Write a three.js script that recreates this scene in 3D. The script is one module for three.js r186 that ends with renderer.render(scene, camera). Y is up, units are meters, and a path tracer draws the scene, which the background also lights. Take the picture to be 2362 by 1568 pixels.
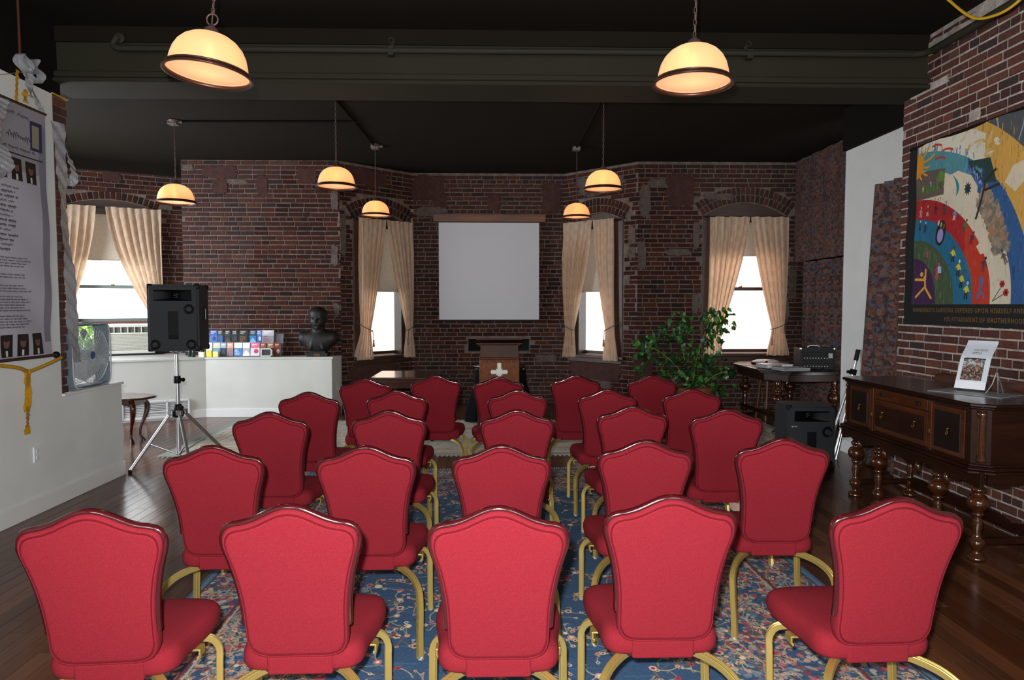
import * as THREE from 'three';
import { mergeGeometries, mergeVertices, toCreasedNormals } from 'three/addons/utils/BufferGeometryUtils.js';
import { RoundedBoxGeometry } from 'three/addons/geometries/RoundedBoxGeometry.js';
import { MarchingCubes } from 'three/addons/objects/MarchingCubes.js';
import { RectAreaLightUniformsLib } from 'three/addons/lights/RectAreaLightUniformsLib.js';
RectAreaLightUniformsLib.init();

// ------------------------------------------------------------------ camera, sky, light, exposure
const scene = new THREE.Scene();
const renderer = new THREE.WebGLRenderer();
renderer.toneMapping = THREE.LinearToneMapping;
renderer.toneMappingExposure = 1.0;
renderer.shadowMap.enabled = true;
const V = (x, y, z) => new THREE.Vector3(x, y, z);
const FPX = 1575;                                     // focal length for a 2362 x 1568 frame
const camera = new THREE.PerspectiveCamera(2 * Math.atan(784 / FPX) * 180 / Math.PI, 2362 / 1568, 0.05, 200);
camera.position.set(0, 1.58, 0);
camera.rotation.order = 'YXZ';
camera.rotation.set(-Math.atan(81 / FPX), -Math.atan(41 / FPX), 0);
camera.updateProjectionMatrix(); camera.updateMatrixWorld(true);

scene.background = new THREE.Color().setRGB(0.95, 0.98, 1.0);   // even bright overcast sky
scene.backgroundIntensity = 6.0;

const flash = new THREE.SpotLight(0xffffff, 62, 0, 1.05, 0.5, 2);    // the camera's own flash, just above and left of the lens
flash.position.set(-0.05, 1.68, 0.02); flash.target.position.set(0.3, 1.35, -8);
flash.shadow.radius = 1.2; flash.castShadow = true; scene.add(flash, flash.target);
const REAR_WINDOW_GLOW = 2, SIDE_WINDOW_GLOW = 18;              // daylight of the windows behind the camera and in the side alcove

// ------------------------------------------------------------------ helpers
function rng(seed) { let a = seed >>> 0; return () => { a = (a + 0x6D2B79F5) | 0; let t = Math.imul(a ^ (a >>> 15), 1 | a); t = (t + Math.imul(t ^ (t >>> 7), 61 | t)) ^ t; return ((t ^ (t >>> 14)) >>> 0) / 4294967296; }; }
const clamp = (x, a, b) => Math.min(b, Math.max(a, x));
const lerp = (a, b, t) => a + (b - a) * t;
const smooth = (a, b, x) => { const t = clamp((x - a) / (b - a), 0, 1); return t * t * (3 - 2 * t); };

const noiseTable = (() => { const r = rng(77), n = 64, t = []; for (let i = 0; i < n * n; i++) t.push(r()); return { n, t }; })();
function vnoise(x, y, period) {                       // tileable value noise
  const { n, t } = noiseTable, xi = Math.floor(x), yi = Math.floor(y), fx = x - xi, fy = y - yi;
  const w = (a) => ((a % period) + period) % period, s = (a) => a * a * (3 - 2 * a);
  const g = (a, b) => t[(w(b) % n) * n + (w(a) % n)];
  const u = s(fx), v = s(fy);
  return lerp(lerp(g(xi, yi), g(xi + 1, yi), u), lerp(g(xi, yi + 1), g(xi + 1, yi + 1), u), v);
}
function dataTex(size, f, srgb = true) {
  const d = new Uint8Array(size * size * 4);
  for (let y = 0; y < size; y++) for (let x = 0; x < size; x++) { const c = f(x / size, y / size), i = (y * size + x) * 4; d[i] = clamp(c[0], 0, 1) * 255; d[i + 1] = clamp(c[1], 0, 1) * 255; d[i + 2] = clamp(c[2], 0, 1) * 255; d[i + 3] = 255; }
  const t = new THREE.DataTexture(d, size, size); t.wrapS = t.wrapT = THREE.RepeatWrapping; t.magFilter = THREE.LinearFilter; t.minFilter = THREE.LinearMipmapLinearFilter; t.generateMipmaps = true;
  if (srgb) t.colorSpace = THREE.SRGBColorSpace; t.needsUpdate = true; return t;
}
const fbm = (x, y, p) => 0.5 * vnoise(x * p, y * p, p) + 0.3 * vnoise(x * p * 2 + 3, y * p * 2, p * 2) + 0.2 * vnoise(x * p * 4, y * p * 4 + 5, p * 4);
const grey = (v) => [v, v, v];
const T = {
  mottle: dataTex(256, (x, y) => grey(0.62 + 0.42 * fbm(x, y, 8) - 0.12 * (vnoise(x * 64, y * 64, 64) > 0.86 ? 1 : 0))),
  mottleB: dataTex(256, (x, y) => grey(fbm(x, y, 16)), false),
  plaster: dataTex(256, (x, y) => grey(0.90 + 0.10 * fbm(x, y, 4))),
  grain: dataTex(256, (x, y) => grey(0.55 + 0.40 * (0.5 * vnoise(x * 4, y * 48, 48) + 0.3 * vnoise(x * 2, y * 12, 12) + 0.2 * vnoise(x * 16, y * 128, 128)) + 0.08 * vnoise(x * 3, y * 3, 3))),
  weaveB: dataTex(256, (x, y) => grey(0.5 + 0.25 * Math.sin(x * 2 * Math.PI * 48) * Math.sin(y * 2 * Math.PI * 48) + 0.4 * (vnoise(x * 64, y * 64, 64) - 0.5)), false),
  weave: dataTex(256, (x, y) => grey(0.84 + 0.16 * vnoise(x * 64, y * 64, 64) * 1.0)),
  damask: dataTex(256, (x, y) => { const a = Math.sin(x * 12.566) * Math.sin(y * 12.566) + 0.9 * (fbm(x, y, 8) - 0.5); return grey(0.93 + 0.045 * smooth(-0.15, 0.15, a) - 0.03 * vnoise(x * 64, y * 64, 64)); }),
  scratch: dataTex(256, (x, y) => grey(0.5 + 0.5 * fbm(x, y, 8)), false),
};
function tex(t, rx, ry) { const c = t.clone(); c.repeat.set(rx, ry ?? rx); c.needsUpdate = true; return c; }
function mat(color, rough = 0.7, o = {}) {
  const { map, rep = 1, repY, bump, bumpRep, bumpScale, ...rest } = o;
  const p = { color, roughness: rough, side: THREE.DoubleSide, ...rest };
  if (map) p.map = tex(map, rep, repY);
  if (bump) { p.bumpMap = tex(bump, bumpRep ?? rep); p.bumpScale = bumpScale ?? 0.002; }
  return new THREE.MeshPhysicalMaterial(p);
}
const M = {
  ceiling: mat('#1d1912', 0.92, { map: T.plaster, rep: 0.7, specularIntensity: 0.25 }), beam: mat('#2d2b20', 0.8, { map: T.plaster, rep: 0.7, specularIntensity: 0.35 }),
  pipe: mat('#2c2a22', 0.7, { specularIntensity: 0.35 }), conduit: mat('#15130f', 0.8, { specularIntensity: 0.2 }), boxMetal: mat('#6f7068', 0.5, { metalness: 0.5 }),
  whiteWall: mat('#dee1de', 0.75, { map: T.plaster, rep: 0.6 }), counter: mat('#cfd0c8', 0.6, { map: T.plaster, rep: 0.6 }), base: mat('#d8d9d6', 0.45), darkWall: mat('#15130f', 0.9, { specularIntensity: 0.2 }),
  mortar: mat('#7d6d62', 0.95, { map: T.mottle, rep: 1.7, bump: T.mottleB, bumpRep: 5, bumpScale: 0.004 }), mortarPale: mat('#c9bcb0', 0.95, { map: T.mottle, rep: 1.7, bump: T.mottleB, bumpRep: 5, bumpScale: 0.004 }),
  plasterRed: mat('#4f2f28', 0.95, { map: T.mottle, rep: 2.2, bump: T.mottleB, bumpRep: 6, bumpScale: 0.004 }),
  plasterGrey: mat('#675a53', 0.95, { map: T.mottle, rep: 2.2, bump: T.mottleB, bumpRep: 6, bumpScale: 0.004 }),
  black: mat('#0b0b0c', 0.55, { specularIntensity: 0.4 }), blackCloth: mat('#08090b', 0.9, { map: T.weave, rep: 6, specularIntensity: 0.3 }), hole: mat('#0b0908', 0.95),
  trimWood: mat('#4a2c1d', 0.45, { map: T.grain, rep: 1.2 }), orangeWood: mat('#7e4a22', 0.4, { map: T.grain, rep: 1.2 }), railWood: mat('#7d4526', 0.5, { map: T.grain, rep: 1 }),
  floorBase: mat('#2c1a10', 0.6),
  glass: new THREE.MeshPhysicalMaterial({ color: '#ffffff', roughness: 0.02, transmission: 1, thickness: 0, ior: 1.5, side: THREE.DoubleSide }),
  shade: mat('#d8cdbd', 0.95, { transmission: 0.28, thickness: 0, map: T.weave, rep: 3 }),
  curtain: mat('#edd0b2', 1.0, { transmission: 0.5, thickness: 0, map: T.damask, rep: 3 }),
  cord: mat('#51483c', 0.7), tassel: mat('#8a7358', 0.9),
  rod: mat('#17130f', 0.4),
  redFabric: mat('#811f29', 0.95, { map: T.weave, rep: 9, bump: T.weaveB, bumpRep: 9, bumpScale: 0.0012, specularIntensity: 0.25 }),
  redPiping: mat('#560f19', 0.95, { specularIntensity: 0.15 }), redTrim: mat('#3c0d10', 0.16, { clearcoat: 0.8, clearcoatRoughness: 0.08 }),
  gold: mat('#c4ab62', 0.33, { metalness: 0.72 }), glide: mat('#a9a9a9', 0.5), underSeat: mat('#151414', 0.8),
  bronze: mat('#4a2f26', 0.35, { metalness: 0.6 }), bronzeCap: mat('#5a4642', 0.5, { metalness: 0.3 }),
  darkOak: mat('#33190d', 0.32, { map: T.grain, rep: 1.6, specularIntensity: 0.45 }), darkOakWarm: mat('#5a2c12', 0.22, { map: T.grain, rep: 1.6, clearcoat: 0.5, clearcoatRoughness: 0.15 }), darkOakTop: mat('#2a1711', 0.2, { map: T.grain, rep: 1.2 }), darkPanel: mat('#1d110b', 0.3, { map: T.grain, rep: 2 }),
  turned: mat('#4c2812', 0.16, { map: T.grain, rep: 2, clearcoat: 0.7, clearcoatRoughness: 0.1 }),
  brass: mat('#6e5229', 0.35, { metalness: 0.9 }),
  mahogany: mat('#4f2413', 0.2, { map: T.grain, rep: 1.5, clearcoat: 0.5, clearcoatRoughness: 0.12 }),
  lectern: mat('#8a4a18', 0.5, { map: T.mottle, rep: 4, specularIntensity: 0.35 }), lecternDark: mat('#5a3220', 0.5, { map: T.grain, rep: 2, specularIntensity: 0.4 }),
  cross: mat('#dcdcd2', 0.5),
  speaker: mat('#191b1f', 0.7), speakerGrill: mat('#26292e', 0.75, { map: T.mottle, rep: 30 }), speakerBlack: mat('#070708', 0.55, { specularIntensity: 0.35 }), glossBlack: mat('#0c0c0d', 0.2),
  aluminium: mat('#c9cccf', 0.32, { metalness: 0.85 }), greySteel: mat('#8f8d8a', 0.4, { metalness: 0.7 }),
  fanWhite: mat('#a4a8aa', 0.5), fanSide: mat('#5b6870', 0.55), fanBlade: mat('#a9acad', 0.5), fanBlue: mat('#3d4a82', 0.4),
  acBody: mat('#d2d0c4', 0.5), acGrill: mat('#a9a798', 0.6), acDark: mat('#4e4d47', 0.6),
  bustMetal: mat('#171513', 0.55, { metalness: 0.25 }), plaque: mat('#6e5a34', 0.4, { metalness: 0.8 }),
  screenCloth: mat('#bcbcbf', 0.9),
  ventWhite: mat('#d6d8d8', 0.45), ventDark: mat('#8e9194', 0.6),
  silverRibbon: mat('#a2a3a7', 0.32, { metalness: 0.35, bump: T.mottleB, bumpRep: 5, bumpScale: 0.005 }), yellowRibbon: mat('#c08c12', 0.5, { transmission: 0.1, thickness: 0 }), yellowCable: mat('#c79a1c', 0.45), copperRod: mat('#5a3524', 0.5, { metalness: 0.4 }),
  paper: mat('#d5d7da', 0.6), cream: mat('#dfe0d6', 0.6),
  terracotta: mat('#9a5526', 0.75, { map: T.mottle, rep: 3 }), soil: mat('#1f150e', 1), stem: mat('#7d7a3a', 0.8), bark: mat('#3d2f22', 0.9),
  silverBox: mat('#a4a7ac', 0.35, { metalness: 0.3 }), whiteGoods: mat('#c9cdd6', 0.35), cable: mat('#101010', 0.6),
  acrylic: new THREE.MeshPhysicalMaterial({ color: '#f4f8fb', roughness: 0.05, transmission: 0.92, thickness: 0, side: THREE.DoubleSide }),
};

const taken = new Map();
function numbered(name) { const n = taken.get(name) ?? 0; taken.set(name, n + 1); return n ? `${name}_${String(n).padStart(3, '0')}` : name; }
const geo = {
  flat(g) { return g.index ? g.toNonIndexed() : g; },
  boxUV(g) {                                            // uv in metres, projected along each face's main axis
    const p = g.attributes.position, uv = new Float32Array(p.count * 2), a = V(), b = V(), c = V();
    for (let i = 0; i < p.count; i += 3) {
      a.fromBufferAttribute(p, i); b.fromBufferAttribute(p, i + 1); c.fromBufferAttribute(p, i + 2);
      const n = b.clone().sub(a).cross(c.clone().sub(a)), x = Math.abs(n.x), y = Math.abs(n.y), z = Math.abs(n.z);
      [a, b, c].forEach((q, k) => { const o = (i + k) * 2; if (z >= x && z >= y) { uv[o] = q.x; uv[o + 1] = q.y; } else if (y >= x) { uv[o] = q.x; uv[o + 1] = q.z; } else { uv[o] = q.z; uv[o + 1] = q.y; } });
    }
    g.setAttribute('uv', new THREE.BufferAttribute(uv, 2)); return g;
  },
};
function joined(list) {
  const out = list.map((g) => {
    const keep = g.userData.keepUV; let f = geo.flat(g);
    for (const k of Object.keys(f.attributes)) if (!['position', 'normal', 'uv'].includes(k)) f.deleteAttribute(k);
    if (!f.attributes.normal) f.computeVertexNormals();
    if (!keep || !f.attributes.uv) f = geo.boxUV(f);
    return f;
  });
  return out.length === 1 ? out[0] : mergeGeometries(out, false);
}
function mesh(name, list, material, parent) {
  const m = new THREE.Mesh(joined(Array.isArray(list) ? list : [list]), material);
  m.castShadow = m.receiveShadow = true; m.name = parent ? name : numbered(name);
  (parent ?? scene).add(m); return m;
}
function thing(name, label, category, pos = [0, 0, 0], turn = 0, group) {
  const o = new THREE.Group(); o.name = numbered(name); o.position.set(...pos); o.rotation.y = turn; scene.add(o);
  o.userData = { label, category }; if (group) o.userData.group = group; return o;
}
function tag(o, label, category, group) { o.userData.label = label; o.userData.category = category; if (group) o.userData.group = group; return o; }
function struct(o, label, category) { o.userData = { ...o.userData, kind: 'structure', label, category }; return o; }
function box(w, h, d, x = 0, y = 0, z = 0, ry = 0, rx = 0, rz = 0) { const g = new THREE.BoxGeometry(w, h, d); if (rx) g.rotateX(rx); if (rz) g.rotateZ(rz); if (ry) g.rotateY(ry); return g.translate(x, y, z); }
function rbox(w, h, d, r, x = 0, y = 0, z = 0, ry = 0, rx = 0, rz = 0, seg = 2) { const g = new RoundedBoxGeometry(w, h, d, seg, Math.min(r, w / 2.01, h / 2.01, d / 2.01)); if (rx) g.rotateX(rx); if (rz) g.rotateZ(rz); if (ry) g.rotateY(ry); return g.translate(x, y, z); }
function cyl(a, b, r0, r1 = r0, n = 12) { const A = V(...a), B = V(...b), d = B.clone().sub(A), g = new THREE.CylinderGeometry(r1, r0, d.length(), n); g.applyQuaternion(new THREE.Quaternion().setFromUnitVectors(V(0, 1, 0), d.clone().normalize())); return g.translate((A.x + B.x) / 2, (A.y + B.y) / 2, (A.z + B.z) / 2); }
function lathe(pts, n = 24, x = 0, y = 0, z = 0) { return new THREE.LatheGeometry(pts.map((p) => new THREE.Vector2(...p)), n).translate(x, y, z); }
function tube(pts, r, n = 24, m = 6, closed = false) { return new THREE.TubeGeometry(new THREE.CatmullRomCurve3(pts.map((p) => (p.isVector3 ? p : V(...p))), closed, 'centripetal'), n, r, m, closed); }
function prism(pts, depth, bevel = 0, holes = []) {
  const s = new THREE.Shape(pts.map((p) => new THREE.Vector2(...p)));
  for (const h of holes) s.holes.push(new THREE.Path(h.map((p) => new THREE.Vector2(...p))));
  return new THREE.ExtrudeGeometry(s, { depth, bevelEnabled: bevel > 0, bevelThickness: bevel, bevelSize: bevel, bevelSegments: 1, steps: 1, curveSegments: 8 });
}
function grid(nu, nv, f, closedU = false) {               // f(u, v) -> Vector3, smooth surface
  const pos = [], idx = [], uv = [], w = closedU ? nu : nu + 1;
  for (let j = 0; j <= nv; j++) for (let i = 0; i < w; i++) { const p = f(i / nu, j / nv); pos.push(p.x, p.y, p.z); uv.push(i / nu, j / nv); }
  for (let j = 0; j < nv; j++) for (let i = 0; i < nu; i++) { const a = j * w + i, b = j * w + (i + 1) % w, c = a + w, d = b + w; idx.push(a, c, b, b, c, d); }
  const g = new THREE.BufferGeometry(); g.setAttribute('position', new THREE.Float32BufferAttribute(pos, 3)); g.setAttribute('uv', new THREE.Float32BufferAttribute(uv, 2)); g.setIndex(idx); g.computeVertexNormals(); return g;
}
function sweep(path, section, normal, n = 28) {            // section [[a, b]] carried along a planar path; a runs along the plane's normal
  const c = new THREE.CatmullRomCurve3(path.map((p) => V(...p)), false, 'centripetal'), N = V(...normal).normalize();
  const k = section.length;
  const g = grid(k, n, (u, v) => { const t = c.getTangentAt(v), p = c.getPointAt(v), s = t.clone().cross(N).normalize(), q = section[Math.round(u * k) % k]; return p.clone().addScaledVector(N, q[0]).addScaledVector(s, q[1]); }, true);
  return toCreasedNormals(g, 0.5);
}
const canvasTex = (w, h, draw) => { const c = document.createElement('canvas'); c.width = w; c.height = h; draw(c.getContext('2d'), w, h); const t = new THREE.CanvasTexture(c); t.colorSpace = THREE.SRGBColorSpace; t.anisotropy = 8; return t; };
const keepUV = (g) => { g.userData.keepUV = true; return g; };

// ------------------------------------------------------------------ blocks: bricks and planks
function block(seed, ix, iy, jit) {                        // a unit block with worn, chamfered front edges (back left open)
  const r = rng(seed), j = (k) => (r() - 0.5) * k, q = [];
  const ring = (s, t, z, k) => [[-1, -1], [1, -1], [1, 1], [-1, 1]].map(([a, b]) => [a * (0.5 - s) + j(k * ix), b * (0.5 - t) + j(k * iy), z + (z > 0.9 ? j(0.1) : 0)]);
  const A = ring(0, 0, 0, 0.4 * jit), B = ring(0, 0, 0.62, 0.8 * jit), C = ring(ix, iy, 1, jit);
  const quad = (a, b, c, d) => q.push(...a, ...b, ...c, ...a, ...c, ...d);
  for (let i = 0; i < 4; i++) { const n = (i + 1) % 4; quad(A[i], A[n], B[n], B[i]); quad(B[i], B[n], C[n], C[i]); }
  quad(...C);
  const g = new THREE.BufferGeometry(); g.setAttribute('position', new THREE.Float32BufferAttribute(q, 3)); g.computeVertexNormals(); return geo.boxUV(g);
}
const eye = camera.position.clone();
function inFrame(p) { const q = p.clone().project(camera); return Math.abs(q.x) < 1.03 && Math.abs(q.y) < 1.04 && q.z < 1; }
// items: {x,y,z,w,h,d,turn,kind}; the 300 largest in view become parts, the rest one piece of stuff
function placePieces(parent, name, restName, items, shapes, mats, colors, restMat) {
  parent.updateMatrixWorld(true);
  for (const it of items) { const p = V(it.x, it.y, it.z).applyMatrix4(parent.matrixWorld); it.far = p.distanceTo(eye) + (inFrame(p) ? 0 : 100) + (it.last ? 50 : 0); }
  items.sort((a, b) => a.far - b.far);
  const single = items.slice(0, 300).filter((i) => i.far < 100), rest = items.slice(single.length);
  const o = new THREE.Object3D();
  const pose = (it) => { o.position.set(it.x, it.y, it.z); o.rotation.set(it.rx ?? 0, it.ry ?? 0, it.turn ?? 0); o.scale.set(it.w, it.h, it.d); };
  for (const it of single) { pose(it); const m = new THREE.Mesh(shapes[it.shape % shapes.length], mats[it.kind % mats.length]); m.name = name; m.castShadow = m.receiveShadow = true; m.position.copy(o.position); m.rotation.copy(o.rotation); m.scale.copy(o.scale); parent.add(m); }
  if (rest.length) {
    const im = new THREE.InstancedMesh(shapes[0], restMat, rest.length); im.name = restName; im.userData.kind = 'stuff'; im.castShadow = im.receiveShadow = true;
    rest.forEach((it, i) => { pose(it); o.updateMatrix(); im.setMatrixAt(i, o.matrix); im.setColorAt(i, colors[it.kind % colors.length]); });
    parent.add(im);
  }
}
const brickShapes = [11, 12, 13, 14, 15, 16].map((s) => block(s, 0.035, 0.12, 1.0));
const brickHex = ['#6d3b2f', '#64352b', '#73402f', '#5a3129', '#7a4434', '#522e29', '#6b3d33', '#5e3a33', '#7d4a38', '#4a3230', '#42312f', '#84452f'];
const brickWeights = [0, 1, 2, 3, 4, 5, 6, 7, 0, 1, 2, 3, 6, 7, 8, 5, 9, 10, 4, 6, 0, 2, 1, 3, 11];
const brickColors = brickHex.map((h) => new THREE.Color(h));
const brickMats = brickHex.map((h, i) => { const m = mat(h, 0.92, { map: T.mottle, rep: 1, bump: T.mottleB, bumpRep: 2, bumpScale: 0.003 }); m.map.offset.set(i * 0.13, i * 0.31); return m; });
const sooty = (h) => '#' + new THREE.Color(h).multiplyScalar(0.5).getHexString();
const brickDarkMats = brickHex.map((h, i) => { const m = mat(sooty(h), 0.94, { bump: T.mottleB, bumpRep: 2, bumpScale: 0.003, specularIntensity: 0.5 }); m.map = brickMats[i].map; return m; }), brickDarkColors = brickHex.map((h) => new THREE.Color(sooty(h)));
const brickRest = mat('#ffffff', 0.92, { map: T.mottle, rep: 1, bump: T.mottleB, bumpRep: 2, bumpScale: 0.003 });
// arch: {cx, y, half, rise} describes a window head; returns height of the curve above x
const archY = (a, x) => { const R = (a.half * a.half + a.rise * a.rise) / (2 * a.rise), cy = a.y + a.rise - R, d = x - a.cx; return Math.abs(d) > a.half ? -1 : cy + Math.sqrt(Math.max(0, R * R - d * d)); };
function archBricks(a, items, seed) {
  const R0 = (a.half * a.half + a.rise * a.rise) / (2 * a.rise), cy = a.y + a.rise - R0, th = Math.asin(a.half / R0), r = rng(seed);
  for (let ring = 0; ring < a.rings; ring++) {
    const R = R0 + 0.012 + ring * 0.112 + 0.05, n = Math.round(2 * th * R / 0.071);
    for (let i = 0; i < n; i++) { const t = -th + (i + 0.5) * 2 * th / n; items.push({ x: a.cx + R * Math.sin(t), y: cy + R * Math.cos(t), z: 0, w: 0.1 + r() * 0.004, h: 0.056, d: 0.009, turn: Math.PI / 2 - t, kind: brickWeights[Math.floor(r() * 25)], shape: Math.floor(r() * 6) }); }
  }
  return { R0, cy, th, outer: R0 + 0.012 + a.rings * 0.112 };
}
function layBricks(parent, W, H, o = {}) {
  const { x0 = 0, y0 = 0, seed = 1, skip = () => false, arches = [], px = 0.206, py = 0.0672, bh = 0.0535, dark = 0, edge = null, headers = 7, pale = false } = o, r = rng(seed), items = [];
  const bands = arches.map((a, i) => ({ a, ...archBricks(a, items, seed + 90 + i) }));
  const inBand = (x, y) => bands.some((b) => { const dx = x - b.a.cx, dy = y - b.cy, R = Math.hypot(dx, dy); return R < b.outer + 0.01 && Math.abs(Math.atan2(dx, dy)) < b.th + 0.01 && y > b.a.y - 0.05; });
  let row = 0;
  for (let y = y0 + 0.006; y < H - 0.03; y += py, row++) {
    const header = row % headers === 3, p = header ? px / 2 : px;
    let x = x0 - (row % 2 ? p / 2 : 0) - r() * 0.03;
    while (x < W) {
      let len = p + (r() - 0.5) * 0.022; if (!header && r() < 0.07) len *= 0.55;
      let a = x + 0.007, b = x + len - 0.007; x += len;
      const e1 = edge ? edge(y + bh / 2) : W; a = Math.max(a, x0); b = Math.min(b, W, e1);
      if (b - a < 0.035) continue;
      const cx = (a + b) / 2, cy = y + bh / 2;
      if (inBand(cx, cy) || inBand(a + 0.02, cy) || inBand(b - 0.02, cy)) continue;
      if (skip(cx, cy) || skip(a, cy) || skip(b, cy)) { // shorten bricks that run into an opening
        if (skip(cx, cy)) continue; if (skip(a, cy)) { while (skip(a, cy) && a < b) a += 0.012; } else { while (skip(b, cy) && b > a) b -= 0.012; }
        if (b - a < 0.03) continue;
      }
      items.push({ x: (a + b) / 2, y: cy + (r() - 0.5) * 0.003, z: (r() - 0.5) * 0.003, w: b - a, h: bh + (r() - 0.5) * 0.006, d: 0.006 + r() * 0.004, turn: (r() - 0.5) * 0.012, kind: brickWeights[Math.floor(r() * 25)], shape: Math.floor(r() * 6) });
    }
  }
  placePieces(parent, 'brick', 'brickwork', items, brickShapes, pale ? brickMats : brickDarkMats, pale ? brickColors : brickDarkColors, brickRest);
}
function wallShape(W, H, holes = []) {                      // hole {x0,x1,y0,y1,rise}
  return { pts: [[0, 0], [W, 0], [W, H], [0, H]], holes: holes.map((h) => { const p = [[h.x0, h.y0], [h.x0, h.y1]]; if (h.rise) { const a = { cx: (h.x0 + h.x1) / 2, y: h.y1, half: (h.x1 - h.x0) / 2, rise: h.rise }; for (let i = 1; i < 12; i++) { const x = lerp(h.x0, h.x1, i / 12); p.push([x, archY(a, x)]); } } p.push([h.x1, h.y1], [h.x1, h.y0]); return p; }) };
}
function wall(name, at, turn, W, H, T_, material, holes, label) {
  const s = wallShape(W, H, holes), m = mesh(name, prism(s.pts, T_, 0, s.holes).translate(0, 0, -T_), material);
  m.name = name; m.position.set(at[0], at[1], at[2]); m.rotation.y = turn; struct(m, label, 'wall'); m.updateMatrixWorld(true); return m;
}
const inHole = (holes, m = 0.0) => (x, y) => holes.some((h) => x > h.x0 - m && x < h.x1 + m && y > h.y0 - m && y < h.y1 + (h.rise ? 0 : m) || (h.rise && y >= h.y1 && y < archY({ cx: (h.x0 + h.x1) / 2, y: h.y1, half: (h.x1 - h.x0) / 2, rise: h.rise }, x) + m));
function patch(parent, x, y, w, h, material, seed, z = 0.012) {   // an old plaster patch with a ragged outline
  const r = rng(seed), n = 34, pts = []; for (let i = 0; i < n; i++) { const t = i / n * Math.PI * 2, c = Math.cos(t), s = Math.sin(t), q = Math.pow(c ** 6 + s ** 6, -1 / 6) * (0.8 + r() * 0.3); pts.push([x + c * q * w / 2, y + s * q * h / 2]); }
  mesh('plaster_patch', prism(pts, z - 0.003 + (seed % 7) * 0.0007, 0.002), material, parent);
}

// ------------------------------------------------------------------ structure
const CEIL = 3.66, FRONT_CEIL = 3.78;
const floor = mesh('floor', box(11.6, 0.15, 15.2, -1.0, -0.087, -3.9), M.floorBase); floor.name = 'floor'; struct(floor, 'glossy dark brown plank floor', 'floor');
{ // planks run from the camera towards the lectern
  const hex = ['#70422a', '#663a25', '#79492f', '#5f3521', '#7f5034', '#6c442e', '#623d29', '#74482f'];
  const shapes = [31, 32, 33].map((s) => block(s, 0.008, 0.001, 0.3).rotateX(-Math.PI / 2)).map((g) => geo.boxUV(g));
  const pm = (h, i) => { const m = mat(h, 0.2, { map: T.grain, rep: 1, bump: T.scratch, bumpRep: 1, bumpScale: 0.0004, specularIntensity: 0.55 }); m.map.rotation = Math.PI / 2; if (i !== undefined) m.map.offset.set(i * 0.17, i * 0.37); return m; };
  const mats = hex.map(pm), items = [], r = rng(5), wp = 0.089;
  for (let x = -6.7, row = 0; x < 4.45; x += wp, row++) {
    let z = 1.6 - r() * 1.1;
    while (z > -11.2) {
      const L = 0.7 + r() * 0.7;
      const cx = x + wp / 2, cz = z - L / 2, hid = (cx > -1.75 && cx < 1.9 && cz < -0.9 && cz > -6.3) || (cx < -3.46 && cz > -6.4) || cx > 3.6 || (cx > 0.3 && cx < 4 && cz > -1.2) || (cx > -3.4 && cx < 3.6 && cz < -7.2 && cz > -9.1);
      items.push({ x: cx, y: -0.011, z: cz, w: wp - 0.0005, h: 0.011, d: L - 0.001, kind: Math.floor(r() * 8), shape: Math.floor(r() * 3), rx: (r() - 0.5) * 0.0012, turn: (r() - 0.5) * 0.014, last: hid }); z -= L;
    }
  }
  placePieces(floor, 'plank', 'far_planks', items, shapes, mats, hex.map((h) => new THREE.Color(h)), pm('#ffffff'));
}
// ceilings, beam and the upper edge between them
struct(Object.assign(mesh('ceiling', box(11.6, 0.12, 9.0, -1.0, FRONT_CEIL + 0.06, -1.1), M.ceiling), { name: 'ceiling' }), 'dark painted ceiling over the front of the hall', 'ceiling');
struct(Object.assign(mesh('ceiling_back', box(11.6, 0.25, 5.9, -1.0, CEIL + 0.125, -8.55), M.ceiling), { name: 'ceiling_back' }), 'lower dark painted ceiling beyond the beam', 'ceiling');
{ const b = mesh('ceiling_beam', [rbox(7.3, 0.44, 0.3, 0.015, 0.05, 3.58, -5.77), rbox(7.3, 0.035, 0.46, 0.01, 0.05, 3.355, -5.79), rbox(7.3, 0.05, 0.05, 0.015, 0.05, 3.405, -5.6)], M.beam); tag(b, 'dark olive painted beam crossing the ceiling', 'beam'); }

// brick walls of the back: wall with the bust, bay of three faces, right window wall, left window wall
const openL = [{ x0: 0.48, x1: 1.68, y0: 0.85, y1: 2.98, rise: 0.13 }], openBL = [{ x0: 0.22, x1: 1.22, y0: 0.80, y1: 2.83, rise: 0.15 }], openBR = [{ x0: 0.14, x1: 1.12, y0: 0.80, y1: 2.83, rise: 0.15 }], openR = [{ x0: 0.96, x1: 2.20, y0: 0.86, y1: 2.87, rise: 0.2 }];
const niche = [{ x0: 0.885, x1: 1.87, y0: 0.835, y1: 1.035 }];
const archOf = (h, rings) => ({ cx: (h.x0 + h.x1) / 2, y: h.y1, half: (h.x1 - h.x0) / 2, rise: h.rise, rings });
const wallA = wall('wall_back_left', [-4.5, 0, -10.05], 0, 2.26, CEIL, 0.75, M.mortar, [], 'dark red brick wall behind the white counter');
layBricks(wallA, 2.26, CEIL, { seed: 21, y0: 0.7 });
[[0.55, 3.5, 0.5, 0.16], [0.55, 3.28, 0.22, 0.22], [1.15, 3.3, 0.16, 0.3], [1.8, 3.45, 0.3, 0.2]].forEach(([x, y, w, h], i) => patch(wallA, x, y, w, h, i % 2 ? M.plasterRed : M.plasterRed, 40 + i));
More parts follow.
